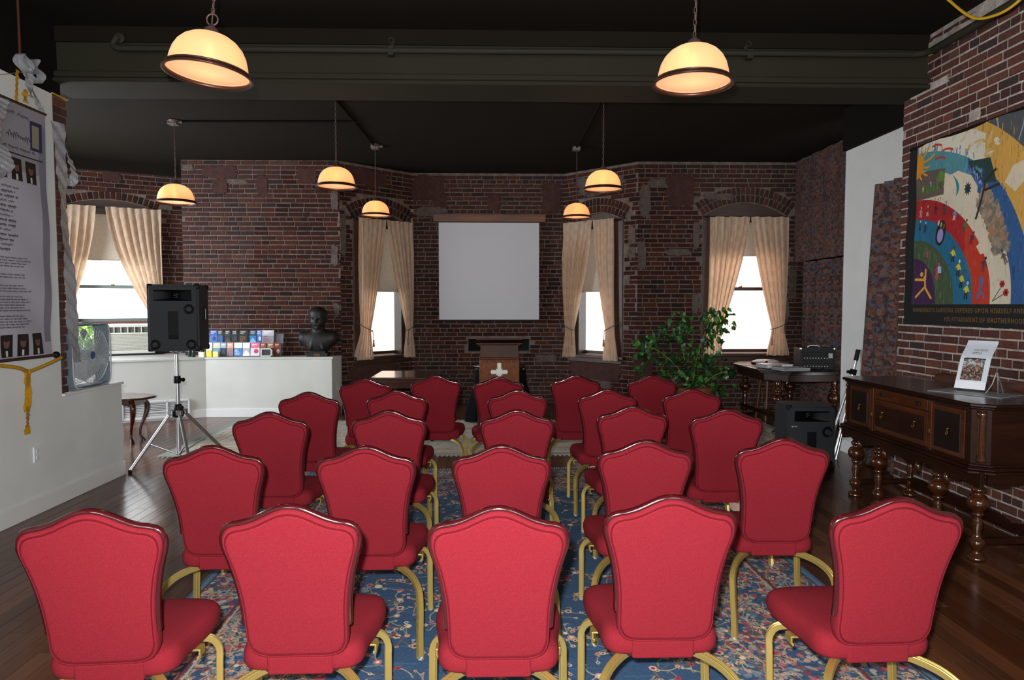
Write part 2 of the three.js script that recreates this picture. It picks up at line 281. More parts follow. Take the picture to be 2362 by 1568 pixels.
[[0.1, 3.55, 0.16, 0.1], [0.75, 3.36, 0.4, 0.06], [2.18, 2.3, 0.1, 0.3], [2.2, 1.5, 0.08, 0.2], [2.19, 3.1, 0.1, 0.3]].forEach(([x, y, w, h], i) => patch(wallA, x, y, w, h, M.plasterGrey, 50 + i));
const bayLTurn = Math.atan2(0.9, 0.94), bayRTurn = Math.atan2(-0.95, 0.985);
const wallBL = wall('wall_bay_left', [-2.24, 0, -10.05], bayLTurn, 1.3, CEIL, 0.32, M.mortar, openBL, 'angled brick bay wall left of the projection screen');
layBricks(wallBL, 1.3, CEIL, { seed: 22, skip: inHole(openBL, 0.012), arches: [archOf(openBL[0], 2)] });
patch(wallBL, 0.45, 3.48, 0.7, 0.26, M.plasterRed, 61); patch(wallBL, 0.6, 0.55, 1.0, 0.34, M.plasterRed, 62); patch(wallBL, 0.3, 0.32, 0.4, 0.14, M.plasterGrey, 63); patch(wallBL, 0.05, 2.6, 0.09, 0.6, M.plasterGrey, 64);
const wallBC = wall('wall_bay_center', [-1.3, 0, -10.95], 0, 2.415, CEIL, 0.32, M.mortar, niche, 'brick wall behind the projection screen and lectern');
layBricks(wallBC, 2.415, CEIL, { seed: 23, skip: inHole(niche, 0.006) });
[[0.25, 3.42, 0.55, 0.4, 0], [0.45, 3.2, 0.22, 0.28, 1], [1.3, 3.2, 0.22, 0.26, 1], [2.2, 3.3, 0.3, 0.5, 0], [0.3, 3.05, 0.5, 0.15, 2], [2.15, 0.72, 0.35, 0.12, 2]].forEach(([x, y, w, h, k], i) => patch(wallBC, x, y, w, h, k === 2 ? M.plasterGrey : M.plasterRed, 70 + i));
struct(Object.assign(mesh('wall_niche', [box(1.1, 0.36, 0.05, 0.077, 0.93, -11.28), box(1.1, 0.05, 0.3, 0.077, 0.79, -11.13), box(1.1, 0.05, 0.3, 0.077, 1.08, -11.13)], M.hole), { name: 'wall_niche' }), 'dark slot in the brick wall behind the lectern', 'niche');
const wallBR = wall('wall_bay_right', [1.115, 0, -10.95], bayRTurn, 1.37, CEIL, 0.32, M.mortar, openBR, 'angled brick bay wall right of the projection screen');
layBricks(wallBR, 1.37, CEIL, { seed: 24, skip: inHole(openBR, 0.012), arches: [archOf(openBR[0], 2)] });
patch(wallBR, 0.7, 3.4, 0.9, 0.3, M.plasterGrey, 81); patch(wallBR, 0.6, 0.55, 1.0, 0.34, M.plasterRed, 82); patch(wallBR, 0.7, 0.36, 0.5, 0.12, M.plasterGrey, 83); patch(wallBR, 1.27, 2.5, 0.12, 0.5, M.plasterGrey, 84);
const wallR = wall('wall_back_right', [2.10, 0, -10.0], 0, 2.5, CEIL, 0.32, M.mortar, openR, 'brick wall around the right hand window');
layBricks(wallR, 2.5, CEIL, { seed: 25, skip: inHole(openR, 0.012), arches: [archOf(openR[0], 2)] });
[[0.62, 3.25, 0.42, 0.5, 0], [0.1, 3.1, 0.16, 0.5, 2], [0.06, 2.3, 0.12, 0.4, 2], [0.3, 3.35, 0.3, 0.12, 2], [0.86, 2.6, 0.1, 0.4, 2], [0.86, 1.6, 0.1, 0.3, 2], [0.1, 0.6, 0.3, 0.4, 0], [0.6, 2.35, 0.35, 0.1, 2], [1.2, 3.16, 0.5, 0.09, 2], [2.3, 1.9, 0.12, 0.5, 2]].forEach(([x, y, w, h, k], i) => patch(wallR, x, y, w, h, k === 2 ? M.plasterGrey : M.plasterRed, 90 + i));
const leftWinTurn = Math.atan2(1.11, 2.05), LW = [-6.55, 0, -9.69];
const wallL = wall('wall_window_left', LW, leftWinTurn, 2.33, CEIL, 0.32, M.mortar, openL, 'angled brick wall around the left hand window');
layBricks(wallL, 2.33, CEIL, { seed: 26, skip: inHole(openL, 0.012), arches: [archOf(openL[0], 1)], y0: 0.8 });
patch(wallL, 1.1, 3.5, 0.25, 0.25, M.plasterRed, 101); patch(wallL, 0.35, 3.55, 0.5, 0.12, M.plasterGrey, 102); patch(wallL, 2.05, 3.3, 0.2, 0.4, M.plasterRed, 103);
struct(Object.assign(mesh('ceiling_soffit', rbox(2.9, 0.16, 0.4, 0.01, 0, 0, 0, leftWinTurn).translate(-5.62, CEIL - 0.06, -10.35), M.ceiling), { name: 'trim_1' }), 'dark soffit strip over the left window', 'trim');

// alcove on the left: outer side wall with a window (out of the picture), its front partition
struct(wall('wall_alcove_side', [-6.55, 0, -5.4], Math.PI / 2, 4.4, CEIL, 0.3, M.whiteWall, [{ x0: 1.2, x1: 3.2, y0: 0.9, y1: 2.9 }]), 'side wall of the alcove with a window', 'wall');
struct(Object.assign(mesh('wall_alcove_front', box(2.9, 3.9, 0.2, -5.1, 1.95, -5.32), M.whiteWall), { name: 'wall_alcove_front' }), 'plain wall closing the alcove', 'wall');
{ const g = new THREE.RectAreaLight(0xeef4ff, SIDE_WINDOW_GLOW, 1.9, 1.9); g.position.set(-6.5, 1.9, -7.6); g.lookAt(-3, 1.3, -8.6); scene.add(g); }

// left hall wall: white drywall with a dark band above, brick pier at its end, low wall beyond
const leftWall = mesh('wall_left', box(0.3, 3.23, 8.73, -3.61, 1.615, -1.165), M.whiteWall); leftWall.name = 'wall_left'; struct(leftWall, 'white painted left wall with the hanging banner', 'wall');
struct(Object.assign(mesh('wall_left_upper', box(0.3, 0.62, 8.9, -3.62, 3.53, -1.2), M.darkWall), { name: 'wall_left_upper' }), 'dark painted band above the white left wall', 'wall');
const pier = mesh('wall_left_pier', prism([[0, 0.87], [0.055, 0.87], [0.06, 1.2], [0.09, 1.6], [0.1, 1.9], [0.12, 2.3], [0.14, 2.7], [0.155, 3.23], [0, 3.23]], 0.28).translate(0, 0, -0.29), M.mortar); pier.name = 'wall_left_pier'; pier.rotation.y = Math.PI / 2; pier.position.set(-3.46, 0, -5.53); struct(pier, 'narrow exposed brick end of the white left wall', 'wall');
layBricks(pier, 0.18, 3.23, { seed: 27, y0: 0.87, pale: true, edge: (y) => 0.062 + 0.045 * (y - 0.87) + 0.012 * Math.sin(y * 37) });
struct(Object.assign(mesh('wall_low', [box(0.26, 0.85, 0.87, -3.59, 0.425, -5.965), rbox(0.3, 0.022, 0.88, 0.006, -3.59, 0.858, -5.972)], M.whiteWall), { name: 'wall_low' }), 'low white wall carrying the box fan', 'wall');
struct(Object.assign(mesh('baseboard_left', [rbox(0.02, 0.125, 9.6, 0.005, -3.452, 0.0625, -1.6), rbox(0.28, 0.125, 0.02, 0.005, -3.59, 0.0625, -6.408)], M.base), { name: 'baseboard_left' }), 'white baseboard along the left wall', 'baseboard');

// right hall wall: near brick with the quilt, white stretch, fabric covered back stretch
const brickR = wall('wall_right', [3.56, 0, -5.93], -Math.PI / 2, 9.13, FRONT_CEIL, 0.32, M.mortarPale, [], 'red brick right wall with the hanging quilt');
layBricks(brickR, 3.0, FRONT_CEIL - 0.02, { seed: 28, px: 0.202, py: 0.067, bh: 0.053, pale: true });
[[0.35, 3.35, 0.5, 0.06], [0.55, 3.66, 0.6, 0.12], [1.05, 3.7, 0.5, 0.1], [0.9, 2.98, 0.12, 0.08]].forEach(([x, y, w, h], i) => patch(brickR, x, y, w, h, M.mortarPale, 120 + i));
const whiteR = mesh('wall_right_white', box(0.3, 3.24, 1.42, 3.92, 1.62, -6.6), M.whiteWall); whiteR.name = 'wall_right_white'; struct(whiteR, 'white painted stretch of the right wall', 'wall');
struct(Object.assign(mesh('wall_right_upper', box(0.34, 0.5, 1.42, 3.9, 3.47, -6.6), M.darkWall), { name: 'wall_right_upper' }), 'dark band above the white stretch of the right wall', 'wall');
struct(Object.assign(mesh('wall_right_back', box(0.3, CEIL, 3.9, 4.75, CEIL / 2, -8.6), M.darkWall), { name: 'wall_right_back' }), 'right wall behind the patterned drapes', 'wall');
struct(Object.assign(mesh('baseboard_right', rbox(0.02, 0.14, 1.42, 0.005, 3.76, 0.07, -6.6), M.base), { name: 'baseboard_right' }), 'white baseboard below the white right wall', 'baseboard');
// rear wall behind the camera with its daylight windows
const rearHoles = [-2.9, -0.75, 1.4].map((x) => ({ x0: x + 3.8, x1: x + 5.3, y0: 0.9, y1: 2.9 }));
struct(Object.assign(mesh('wall_rear', prism(wallShape(7.6, 3.9, rearHoles).pts, 0.3, 0, wallShape(7.6, 3.9, rearHoles).holes).translate(-3.8, 0, 3.2), M.whiteWall), { name: 'wall_rear' }), 'rear wall with three windows behind the camera', 'wall');
for (const h of rearHoles) { const g = new THREE.RectAreaLight(0xf2f6ff, REAR_WINDOW_GLOW, 1.5, 2.0); g.position.set((h.x0 + h.x1) / 2 - 3.8, 1.9, 3.22); g.lookAt(g.position.x * 0.6, 1.4, -8); scene.add(g); }

// ------------------------------------------------------------------ windows, shades, curtains
function windowAt(n, host, h, o, label) {
  const g = new THREE.Group(); g.name = `window_${n}`; g.position.copy(host.position); g.rotation.copy(host.rotation); scene.add(g); struct(g, label, 'window');
  const w = h.x1 - h.x0, cx = (h.x0 + h.x1) / 2, mw = M.trimWood, top = h.y1 + 0.01, J = o.jamb ?? 0.1;
  mesh('frame', [rbox(J, top - h.y0, 0.2, 0.008, h.x0 + J / 2, (top + h.y0) / 2, -0.085), rbox(J, top - h.y0, 0.2, 0.008, h.x1 - J / 2, (top + h.y0) / 2, -0.085), rbox(w, 0.09, 0.16, 0.008, cx, h.y1 - 0.03, -0.14)], mw, g);
  const a = archOf(h, 1), pts = [[h.x0, h.y1]]; for (let i = 0; i <= 16; i++) { const x = lerp(h.x0, h.x1, i / 16); pts.push([x, Math.max(h.y1, archY(a, x))]); } pts.push([h.x1, h.y1]);
  mesh('arch_panel', prism(pts, 0.05).translate(0, 0, -0.12), mw, g);
  mesh('sill', [rbox(w + 0.1, 0.05, 0.3, 0.012, cx, h.y0 - 0.02, -0.08), rbox(w + 0.02, 0.07, 0.03, 0.008, cx, h.y0 - 0.075, 0.03)], mw, g);
  const sash = (y0, y1, z, m, name) => { const s = mesh(name, [rbox(0.05, y1 - y0, 0.035, 0.006, h.x0 + 0.095, (y0 + y1) / 2, z), rbox(0.05, y1 - y0, 0.035, 0.006, h.x1 - 0.095, (y0 + y1) / 2, z), rbox(w - 0.19, 0.05, 0.035, 0.006, cx, y0 + 0.025, z), rbox(w - 0.19, 0.045, 0.035, 0.006, cx, y1 - 0.022, z)], m, g); mesh('pane', box(w - 0.24, y1 - y0 - 0.09, 0.004, cx, (y0 + y1) / 2, z), M.glass, s); return s; };
  sash(o.meet - 0.045, h.y1 - 0.06, -0.2, o.sash ?? mw, 'upper_sash'); const low = sash(o.low ?? h.y0 + 0.01, o.meet, -0.155, o.sash ?? mw, 'lower_sash');
  mesh('sash_lock', [rbox(0.05, 0.018, 0.025, 0.005, cx, o.meet + 0.008, -0.15), rbox(0.012, 0.02, 0.02, 0.004, cx + 0.018, o.meet + 0.02, -0.15)], M.brass, low);
  return g;
}
function onWall(host, name, label, category, group) { const t = thing(name, label, category, [0, 0, 0], 0, group); t.position.copy(host.position); t.rotation.copy(host.rotation); return t; }
// one tied back drape; xo outer edge, xi inner edge at the top, tie = inner/outer reach at the cord, all in wall metres
function curtain(host, o, label) {
  const t = onWall(host, 'curtain', label, 'curtain', 'cream drapes'), H = o.y1 - o.y0, vt = (o.y1 - o.tieY) / H, seed = o.seed ?? 1, n = o.pleats ?? 9;
  const edge = (v, side) => {
    const top = side ? o.xi : o.xo, tie = side ? o.tieIn : o.tieOut, bot = side ? o.botIn : o.botOut;
    if (v < vt) { const k = v / vt; return lerp(top, tie, side ? 0.15 * k + 0.85 * Math.pow(k, o.bow ?? 1.7) : Math.pow(k, 3)); }
    const k = (v - vt) / (1 - vt); return lerp(tie, bot, smooth(0, 1, k) * 0.75 + 0.25 * k);
  };
  const g = grid(n * 10, 48, (u, v) => {
    const a = edge(v, 0), b = edge(v, 1), w = Math.abs(b - a), full = Math.abs(o.xi - o.xo);
    const amp = lerp(0.012, 0.036, smooth(0, 0.3, v)) * clamp(w / full * 1.1 + 0.12, 0.25, 1);
    const ph = u * n * Math.PI * 2 + seed, wob = 0.35 * Math.sin(v * 3 + seed * 2 + u * 5);
    return V(lerp(a, b, u) + 0.5 * amp * Math.cos(ph + 0.5), o.y1 - v * H + 0.004 * Math.sin(ph * 0.5), o.z + amp * Math.sin(ph + wob) + 0.008 * Math.sin(ph * 0.37 + seed) + 0.03 * smooth(0.1, vt, v) * Math.sin(u * 3.1));
  });
  mesh('drape', g, M.curtain, t);
  const mx = (o.tieIn + o.tieOut) / 2, s = Math.sign(o.tieIn - o.tieOut);
  if (!o.noTie) {
    const c = mesh('tieback_cord', [tube([[o.tieOut - s * 0.05, o.tieY + 0.13, o.z - 0.05], [o.tieOut - s * 0.01, o.tieY + 0.07, o.z + 0.04], [mx, o.tieY + 0.02, o.z + 0.065], [o.tieIn, o.tieY - 0.01, o.z + 0.05], [o.tieIn + s * 0.012, o.tieY - 0.02, o.z - 0.01]], 0.006, 24, 6), tube([[o.tieIn - s * 0.005, o.tieY - 0.01, o.z + 0.055], [o.tieIn, o.tieY - 0.09, o.z + 0.06], [o.tieIn + s * 0.008, o.tieY - 0.15, o.z + 0.055]], 0.005, 12, 6)], M.cord, t);
    mesh('tassel', lathe([[0.001, 0], [0.017, 0.0], [0.014, 0.05], [0.008, 0.075], [0.014, 0.085], [0.012, 0.1], [0.001, 0.105]], 12, o.tieIn + s * 0.01, o.tieY - 0.25, o.z + 0.055), M.tassel, c);
  }
  return t;
}
function rodOn(host, x0, x1, y, z, label) { const t = onWall(host, 'curtain_rod', label, 'curtain rod', 'curtain rods'); mesh('rod', cyl([x0, y, z], [x1, y, z], 0.009), M.rod, t); for (const x of [x0 + 0.02, x1 - 0.02]) mesh('bracket', [rbox(0.02, 0.05, 0.015, 0.003, x, y, 0.012), cyl([x, y, 0.01], [x, y, z], 0.006)], M.rod, t); for (const [x, s] of [[x0, -1], [x1, 1]]) mesh('finial', new THREE.SphereGeometry(0.016, 10, 8).translate(x + s * 0.01, y, z), M.rod, t); }
function shadeOn(host, x0, x1, y0, y1, z, label) { const t = onWall(host, 'roller_shade', label, 'shade', 'roller shades'); mesh('cloth', box(x1 - x0, y1 - y0, 0.002, (x0 + x1) / 2, (y0 + y1) / 2, z), M.shade, t); mesh('hem_bar', rbox(x1 - x0, 0.02, 0.012, 0.004, (x0 + x1) / 2, y0, z), M.shade, t); mesh('roller', cyl([x0, y1, z], [x1, y1, z], 0.02), M.shade, t); }

windowAt(1, wallL, openL[0], { meet: 1.87, low: 1.33, sash: mat('#6b7a76', 0.5) }, 'left hand window above the air conditioner');
mesh('stool_board', rbox(1.1, 0.035, 0.1, 0.006, 1.08, 1.315, -0.1), mat('#6a3a26', 0.5), scene.getObjectByName('window_1'));
shadeOn(wallL, 0.6, 1.56, 2.24, 2.9, -0.1, 'off-white roller shade half down in the left window');
rodOn(wallL, 0.36, 1.8, 2.99, 0.03, 'dark rod over the left window curtains');
curtain(wallL, { xo: 0.40, xi: 0.90, y1: 3.0, y0: 1.28, tieY: 1.36, tieIn: 0.50, tieOut: 0.40, botIn: 0.5, botOut: 0.4, z: 0.08, seed: 1, noTie: true, pleats: 5 }, 'cream curtain at the far left, beside the brick pier');
curtain(wallL, { xo: 1.74, xi: 1.02, y1: 3.0, y0: 1.3, tieY: 1.4, tieIn: 1.58, tieOut: 1.74, botIn: 1.6, botOut: 1.74, z: 0.08, seed: 2, noTie: true, pleats: 7 }, 'cream curtain above the loudspeaker on the stand');
windowAt(2, wallBL, openBL[0], { meet: 1.86, jamb: 0.15 }, 'bay window left of the projection screen');
shadeOn(wallBL, 0.32, 1.12, 1.79, 2.78, -0.1, 'off-white roller shade in the window left of the screen');
rodOn(wallBL, 0.16, 1.29, 2.86, 0.03, 'dark rod over the bay window left of the screen');
curtain(wallBL, { xo: 0.275, xi: 0.765, y1: 2.87, y0: 0.76, tieY: 1.2, tieIn: 0.46, tieOut: 0.29, botIn: 0.5, botOut: 0.17, z: 0.08, seed: 3, pleats: 6, bow: 1.25 }, 'cream curtain beside the bust, left drape of the left bay window');
curtain(wallBL, { xo: 1.28, xi: 0.775, y1: 2.87, y0: 0.76, tieY: 1.2, tieIn: 1.11, tieOut: 1.24, botIn: 1.07, botOut: 1.29, z: 0.08, seed: 4, pleats: 6, bow: 1.25 }, 'cream curtain just left of the projection screen');
windowAt(3, wallBR, openBR[0], { meet: 1.86, jamb: 0.17 }, 'bay window right of the projection screen');
shadeOn(wallBR, 0.24, 1.02, 1.79, 2.78, -0.1, 'off-white roller shade in the window right of the screen');
rodOn(wallBR, 0.01, 1.14, 2.86, 0.03, 'dark rod over the bay window right of the screen');
curtain(wallBR, { xo: 0.035, xi: 0.595, y1: 2.87, y0: 0.76, tieY: 1.2, tieIn: 0.27, tieOut: 0.11, botIn: 0.29, botOut: 0.05, z: 0.08, seed: 5, pleats: 6, bow: 1.25 }, 'cream curtain just right of the projection screen');
curtain(wallBR, { xo: 0.995, xi: 0.605, y1: 2.87, y0: 0.74, tieY: 1.2, tieIn: 0.88, tieOut: 1.03, botIn: 0.83, botOut: 1.08, z: 0.08, seed: 6, pleats: 6, bow: 1.25 }, 'cream curtain beside the dark frame, right drape of the right bay window');
windowAt(4, wallR, openR[0], { meet: 1.84 }, 'right hand window behind the plant');
shadeOn(wallR, 1.06, 2.1, 2.31, 2.82, -0.1, 'off-white roller shade at the top of the right window');
rodOn(wallR, 0.98, 2.34, 2.86, 0.03, 'dark rod over the right hand window');
curtain(wallR, { xo: 1.03, xi: 1.62, y1: 2.86, y0: 0.84, tieY: 1.15, tieIn: 1.2, tieOut: 1.0, botIn: 1.24, botOut: 0.96, z: 0.08, seed: 7, pleats: 6, bow: 1.4 }, 'cream curtain behind the leafy plant');
curtain(wallR, { xo: 2.2, xi: 1.64, y1: 2.86, y0: 0.84, tieY: 1.24, tieIn: 1.97, tieOut: 2.16, botIn: 1.9, botOut: 2.24, z: 0.08, seed: 8, pleats: 6, bow: 1.4 }, 'cream curtain over the right end of the equipment table');

// ------------------------------------------------------------------ outside
{ const b = thing('neighbour_building', 'sunlit brick building outside the windows', 'building', [2.5, -4, -17.5]); const bm = mat('#c9a592', 0.9), jm = mat('#d8c3b6', 0.9);
  mesh('facade', box(15, 14, 0.3, 0, 7, 0), bm, b); const lines = []; for (let y = 0.5; y < 13.5; y += 0.1) lines.push(box(15, 0.016, 0.01, 0, y, 0.152)); mesh('mortar_courses', lines, jm, b); }
struct(Object.assign(mesh('ground_outside', box(60, 0.2, 40, 0, -4.1, -32), mat('#8d8a80', 0.9)), { name: 'ground_outside' }), 'pavement outside', 'ground');
{ const t = thing('garden_tree', 'green leafy tree seen through the box fan and left window', 'tree', [-7.8, -4.5, -13.0]); mesh('trunk', [cyl([0, 0, 0], [0.1, 4, 0], 0.16, 0.1), cyl([0.1, 3.2, 0], [0.9, 4.6, 0.2], 0.07, 0.03), cyl([0.1, 3.4, 0], [-0.8, 4.8, 0.1], 0.07, 0.03)], M.bark, t);
  const leaf = new THREE.BufferGeometry(); leaf.setAttribute('position', new THREE.Float32BufferAttribute([0, 0, 0, 0.04, 0.05, 0.01, 0, 0.11, 0, 0, 0, 0, 0, 0.11, 0, -0.04, 0.05, 0.01], 3)); leaf.computeVertexNormals(); geo.boxUV(leaf);
  const im = new THREE.InstancedMesh(leaf, mat('#7fae3f', 0.7, { transmission: 0.35, thickness: 0 }), 5200); im.name = 'foliage'; im.userData.kind = 'stuff'; const r = rng(8), o = new THREE.Object3D();
  for (let i = 0; i < 5200; i++) { const k = i % 5, c = [[0, 4.9, 0], [0.8, 4.6, 0.2], [-0.7, 4.7, 0.1], [0.3, 4.2, 0.3], [-0.3, 5.3, 0]][k], a = r() * 6.283, b = Math.acos(2 * r() - 1), d = 0.75 * Math.cbrt(r()); o.position.set(c[0] + d * Math.sin(b) * Math.cos(a) * 1.2, c[1] + d * Math.cos(b) * 0.75, c[2] + d * Math.sin(b) * Math.sin(a)); o.rotation.set(r() * 6, r() * 6, r() * 6); const s = 0.8 + r() * 0.7; o.scale.set(s, s, s); o.updateMatrix(); im.setMatrixAt(i, o.matrix); }
  t.add(im); }

// ------------------------------------------------------------------ pendant lamps
const glassShade = mat('#ffd2a2', 0.95, { transmission: 0.55, thickness: 0, emissive: new THREE.Color('#ff9248'), emissiveIntensity: 0.16 });
const glassDisc = mat('#d8b898', 0.95, { transmission: 0.08, thickness: 0, emissive: new THREE.Color('#ffb078'), emissiveIntensity: 0.52 });
const bulbGlow = mat('#ffffff', 0.5, { emissive: new THREE.Color('#ffdca8'), emissiveIntensity: 3 });
const shadeGeo = lathe([[0.034, 0.188], [0.06, 0.184], [0.09, 0.174], [0.12, 0.155], [0.145, 0.128], [0.162, 0.096], [0.172, 0.06], [0.177, 0.03], [0.184, 0.012], [0.195, 0.003]], 56);
const discGeo = lathe([[0.001, 0.012], [0.06, 0.010], [0.12, 0.008], [0.178, 0.014]], 40);
const rimGeo = [new THREE.TorusGeometry(0.187, 0.0045, 8, 56).rotateX(Math.PI / 2).translate(0, 0.016, 0), lathe([[0.186, 0.012], [0.198, 0.005], [0.204, -0.002], [0.2, -0.008], [0.189, -0.006], [0.182, 0.002], [0.186, 0.012]], 56)];
function pendant(x, y, z, label, o = {}) {
  const t = thing('pendant_lamp', label, 'lamp', [x, y, z], o.turn ?? 0, 'amber glass pendant lamps'); t.rotation.x = o.tx ?? 0; t.rotation.z = o.tz ?? 0;
  if (o.scale) t.scale.setScalar(o.scale); const top = ((o.ceil ?? CEIL) - y) / (o.scale ?? 1);
  mesh('shade', shadeGeo.clone(), glassShade, t); mesh('diffuser', discGeo.clone(), glassDisc, t); mesh('rim', rimGeo.map((g) => g.clone()), M.bronze, t);
  mesh('cap', lathe([[0.001, 0.232], [0.012, 0.232], [0.016, 0.222], [0.03, 0.214], [0.036, 0.2], [0.048, 0.19], [0.05, 0.182], [0.03, 0.184]], 24), M.bronzeCap, t);
  let y0 = 0.232;
  if (o.ring) { mesh('loop', [new THREE.TorusGeometry(0.026, 0.004, 8, 28).translate(0, 0.258, 0), cyl([0, 0.22, 0], [0, 0.3, 0], 0.003)], M.bronzeCap, t); y0 = 0.286; }
  const links = []; const step = 0.03; let k = 0;
  for (let h = y0 + 0.012; h < top - 0.03; h += step, k++) links.push(new THREE.TorusGeometry(0.0105, 0.0026, 5, 10).scale(0.72, 1.55, 1).rotateY(k % 2 ? Math.PI / 2 : 0).translate(0, h, 0));
  mesh('chain', [...links, cyl([0.004, y0, 0.003], [0.004, top - 0.02, 0.003], 0.0022, 0.0022, 5)], M.bronzeCap, t);
  mesh('canopy', lathe([[0.001, top - 0.03], [0.02, top - 0.03], [0.05, top - 0.012], [0.055, top], [0.001, top]], 20), M.bronzeCap, t);
  mesh('bulb', lathe([[0.001, 0.045], [0.02, 0.05], [0.03, 0.07], [0.03, 0.09], [0.018, 0.12], [0.014, 0.15], [0.001, 0.152]], 16), bulbGlow, t);
  t.updateMatrixWorld(true);
  const p = t.localToWorld(V(0, 0.085, 0)), l = new THREE.PointLight(0xffd098, o.power ?? 0.105, 0, 2); l.position.copy(p); l.castShadow = true; scene.add(l);
  const q = t.localToWorld(V(0, -0.16, 0)), d = new THREE.PointLight(0xffc890, 0.1, 0, 2); d.position.copy(q); d.shadow.radius = 4; d.castShadow = true; scene.add(d);
}
pendant(-1.347, 2.664, -3.316, 'tilted amber glass pendant lamp nearest the camera on the left', { ring: true, ceil: FRONT_CEIL, tz: -0.085, tx: -0.03 });
pendant(1.008, 2.70, -3.5, 'amber glass pendant lamp nearest the camera on the right', { ceil: FRONT_CEIL, tz: -0.025 });
pendant(-3.6, 2.735, -7.9, 'amber pendant lamp hanging above the loudspeaker on the stand', { scale: 1.1 });
pendant(-1.538, 2.73, -6.774, 'amber pendant lamp above the left chairs, second from the front');
pendant(-1.538, 2.74, -9.0, 'amber pendant lamp in front of the bay window left of the screen');
pendant(1.086, 2.728, -6.848, 'amber pendant lamp above the right chairs, second from the front');
pendant(1.105, 2.75, -9.2, 'amber pendant lamp in front of the bay window right of the screen');

// ------------------------------------------------------------------ pipes and conduits
{ const p = thing('sprinkler_pipe', 'dark painted pipe running along the ceiling beam', 'pipe');
  mesh('pipe', [tube([[-2.93, 3.66, -5.5], [-2.96, 3.6, -5.5], [-2.92, 3.575, -5.5]], 0.024, 12, 8), cyl([-2.93, 3.575, -5.5], [3.38, 3.585, -5.5], 0.024), tube([[3.36, 3.585, -5.5], [3.43, 3.588, -5.48], [3.47, 3.59, -5.4]], 0.026, 10, 8), cyl([3.47, 3.59, -5.42], [3.47, 3.62, 3.1], 0.03)], M.pipe, p);
  for (const x of [-0.81, 2.04]) mesh('clamp', [rbox(0.05, 0.075, 0.06, 0.008, x, 3.575, -5.51), rbox(0.03, 0.09, 0.02, 0.004, x, 3.63, -5.6), new THREE.TorusGeometry(0.02, 0.006, 6, 14).translate(x, 3.665, -5.53)], M.pipe, p);
  mesh('flange', lathe([[0.001, 0], [0.04, 0], [0.04, 0.012], [0.026, 0.02]], 16).rotateX(-Math.PI / 2).translate(-2.93, 3.665, -5.53), M.pipe, p); }
{ const c = thing('ceiling_conduit', 'thin dark conduit with a metal box on the left back ceiling', 'conduit'); const y = CEIL - 0.014;
  mesh('conduit', [cyl([-3.6, y, -7.93], [-1.54, y, -7.88], 0.013), cyl([-1.6, y, -7.0], [-1.553, y, -9.076], 0.013), cyl([-1.597, y, -6.75], [-1.597, y, -7.1], 0.013)], M.conduit, c);
  for (const [x, z] of [[-3.622, -7.933], [-1.553, -9.08]]) mesh('junction_box', [rbox(0.1, 0.05, 0.1, 0.008, x, CEIL - 0.026, z), cyl([x + 0.05, y, z], [x + 0.1, y, z], 0.018)], M.boxMetal, c); }
{ const c = thing('ceiling_conduit', 'thin dark conduit on the right back ceiling', 'conduit'); const y = CEIL - 0.014; mesh('conduit', cyl([1.081, y, -6.8], [1.087, y, -9.08], 0.013), M.conduit, c); mesh('junction_box', rbox(0.1, 0.05, 0.1, 0.008, 1.087, CEIL - 0.026, -9.09), M.boxMetal, c); }
tag(mesh('yellow_cable', tube([[3.0, 3.76, -4.72], [3.0, 3.6, -4.55], [3.0, 3.44, -4.38], [3.0, 3.36, -4.27], [3.0, 3.315, -4.13], [3.0, 3.305, -3.97], [3.0, 3.4, -3.7], [3.02, 3.7, -3.3]], 0.009, 60, 8), M.yellowCable), 'bright yellow cable looped over the pipe at top right', 'cable');

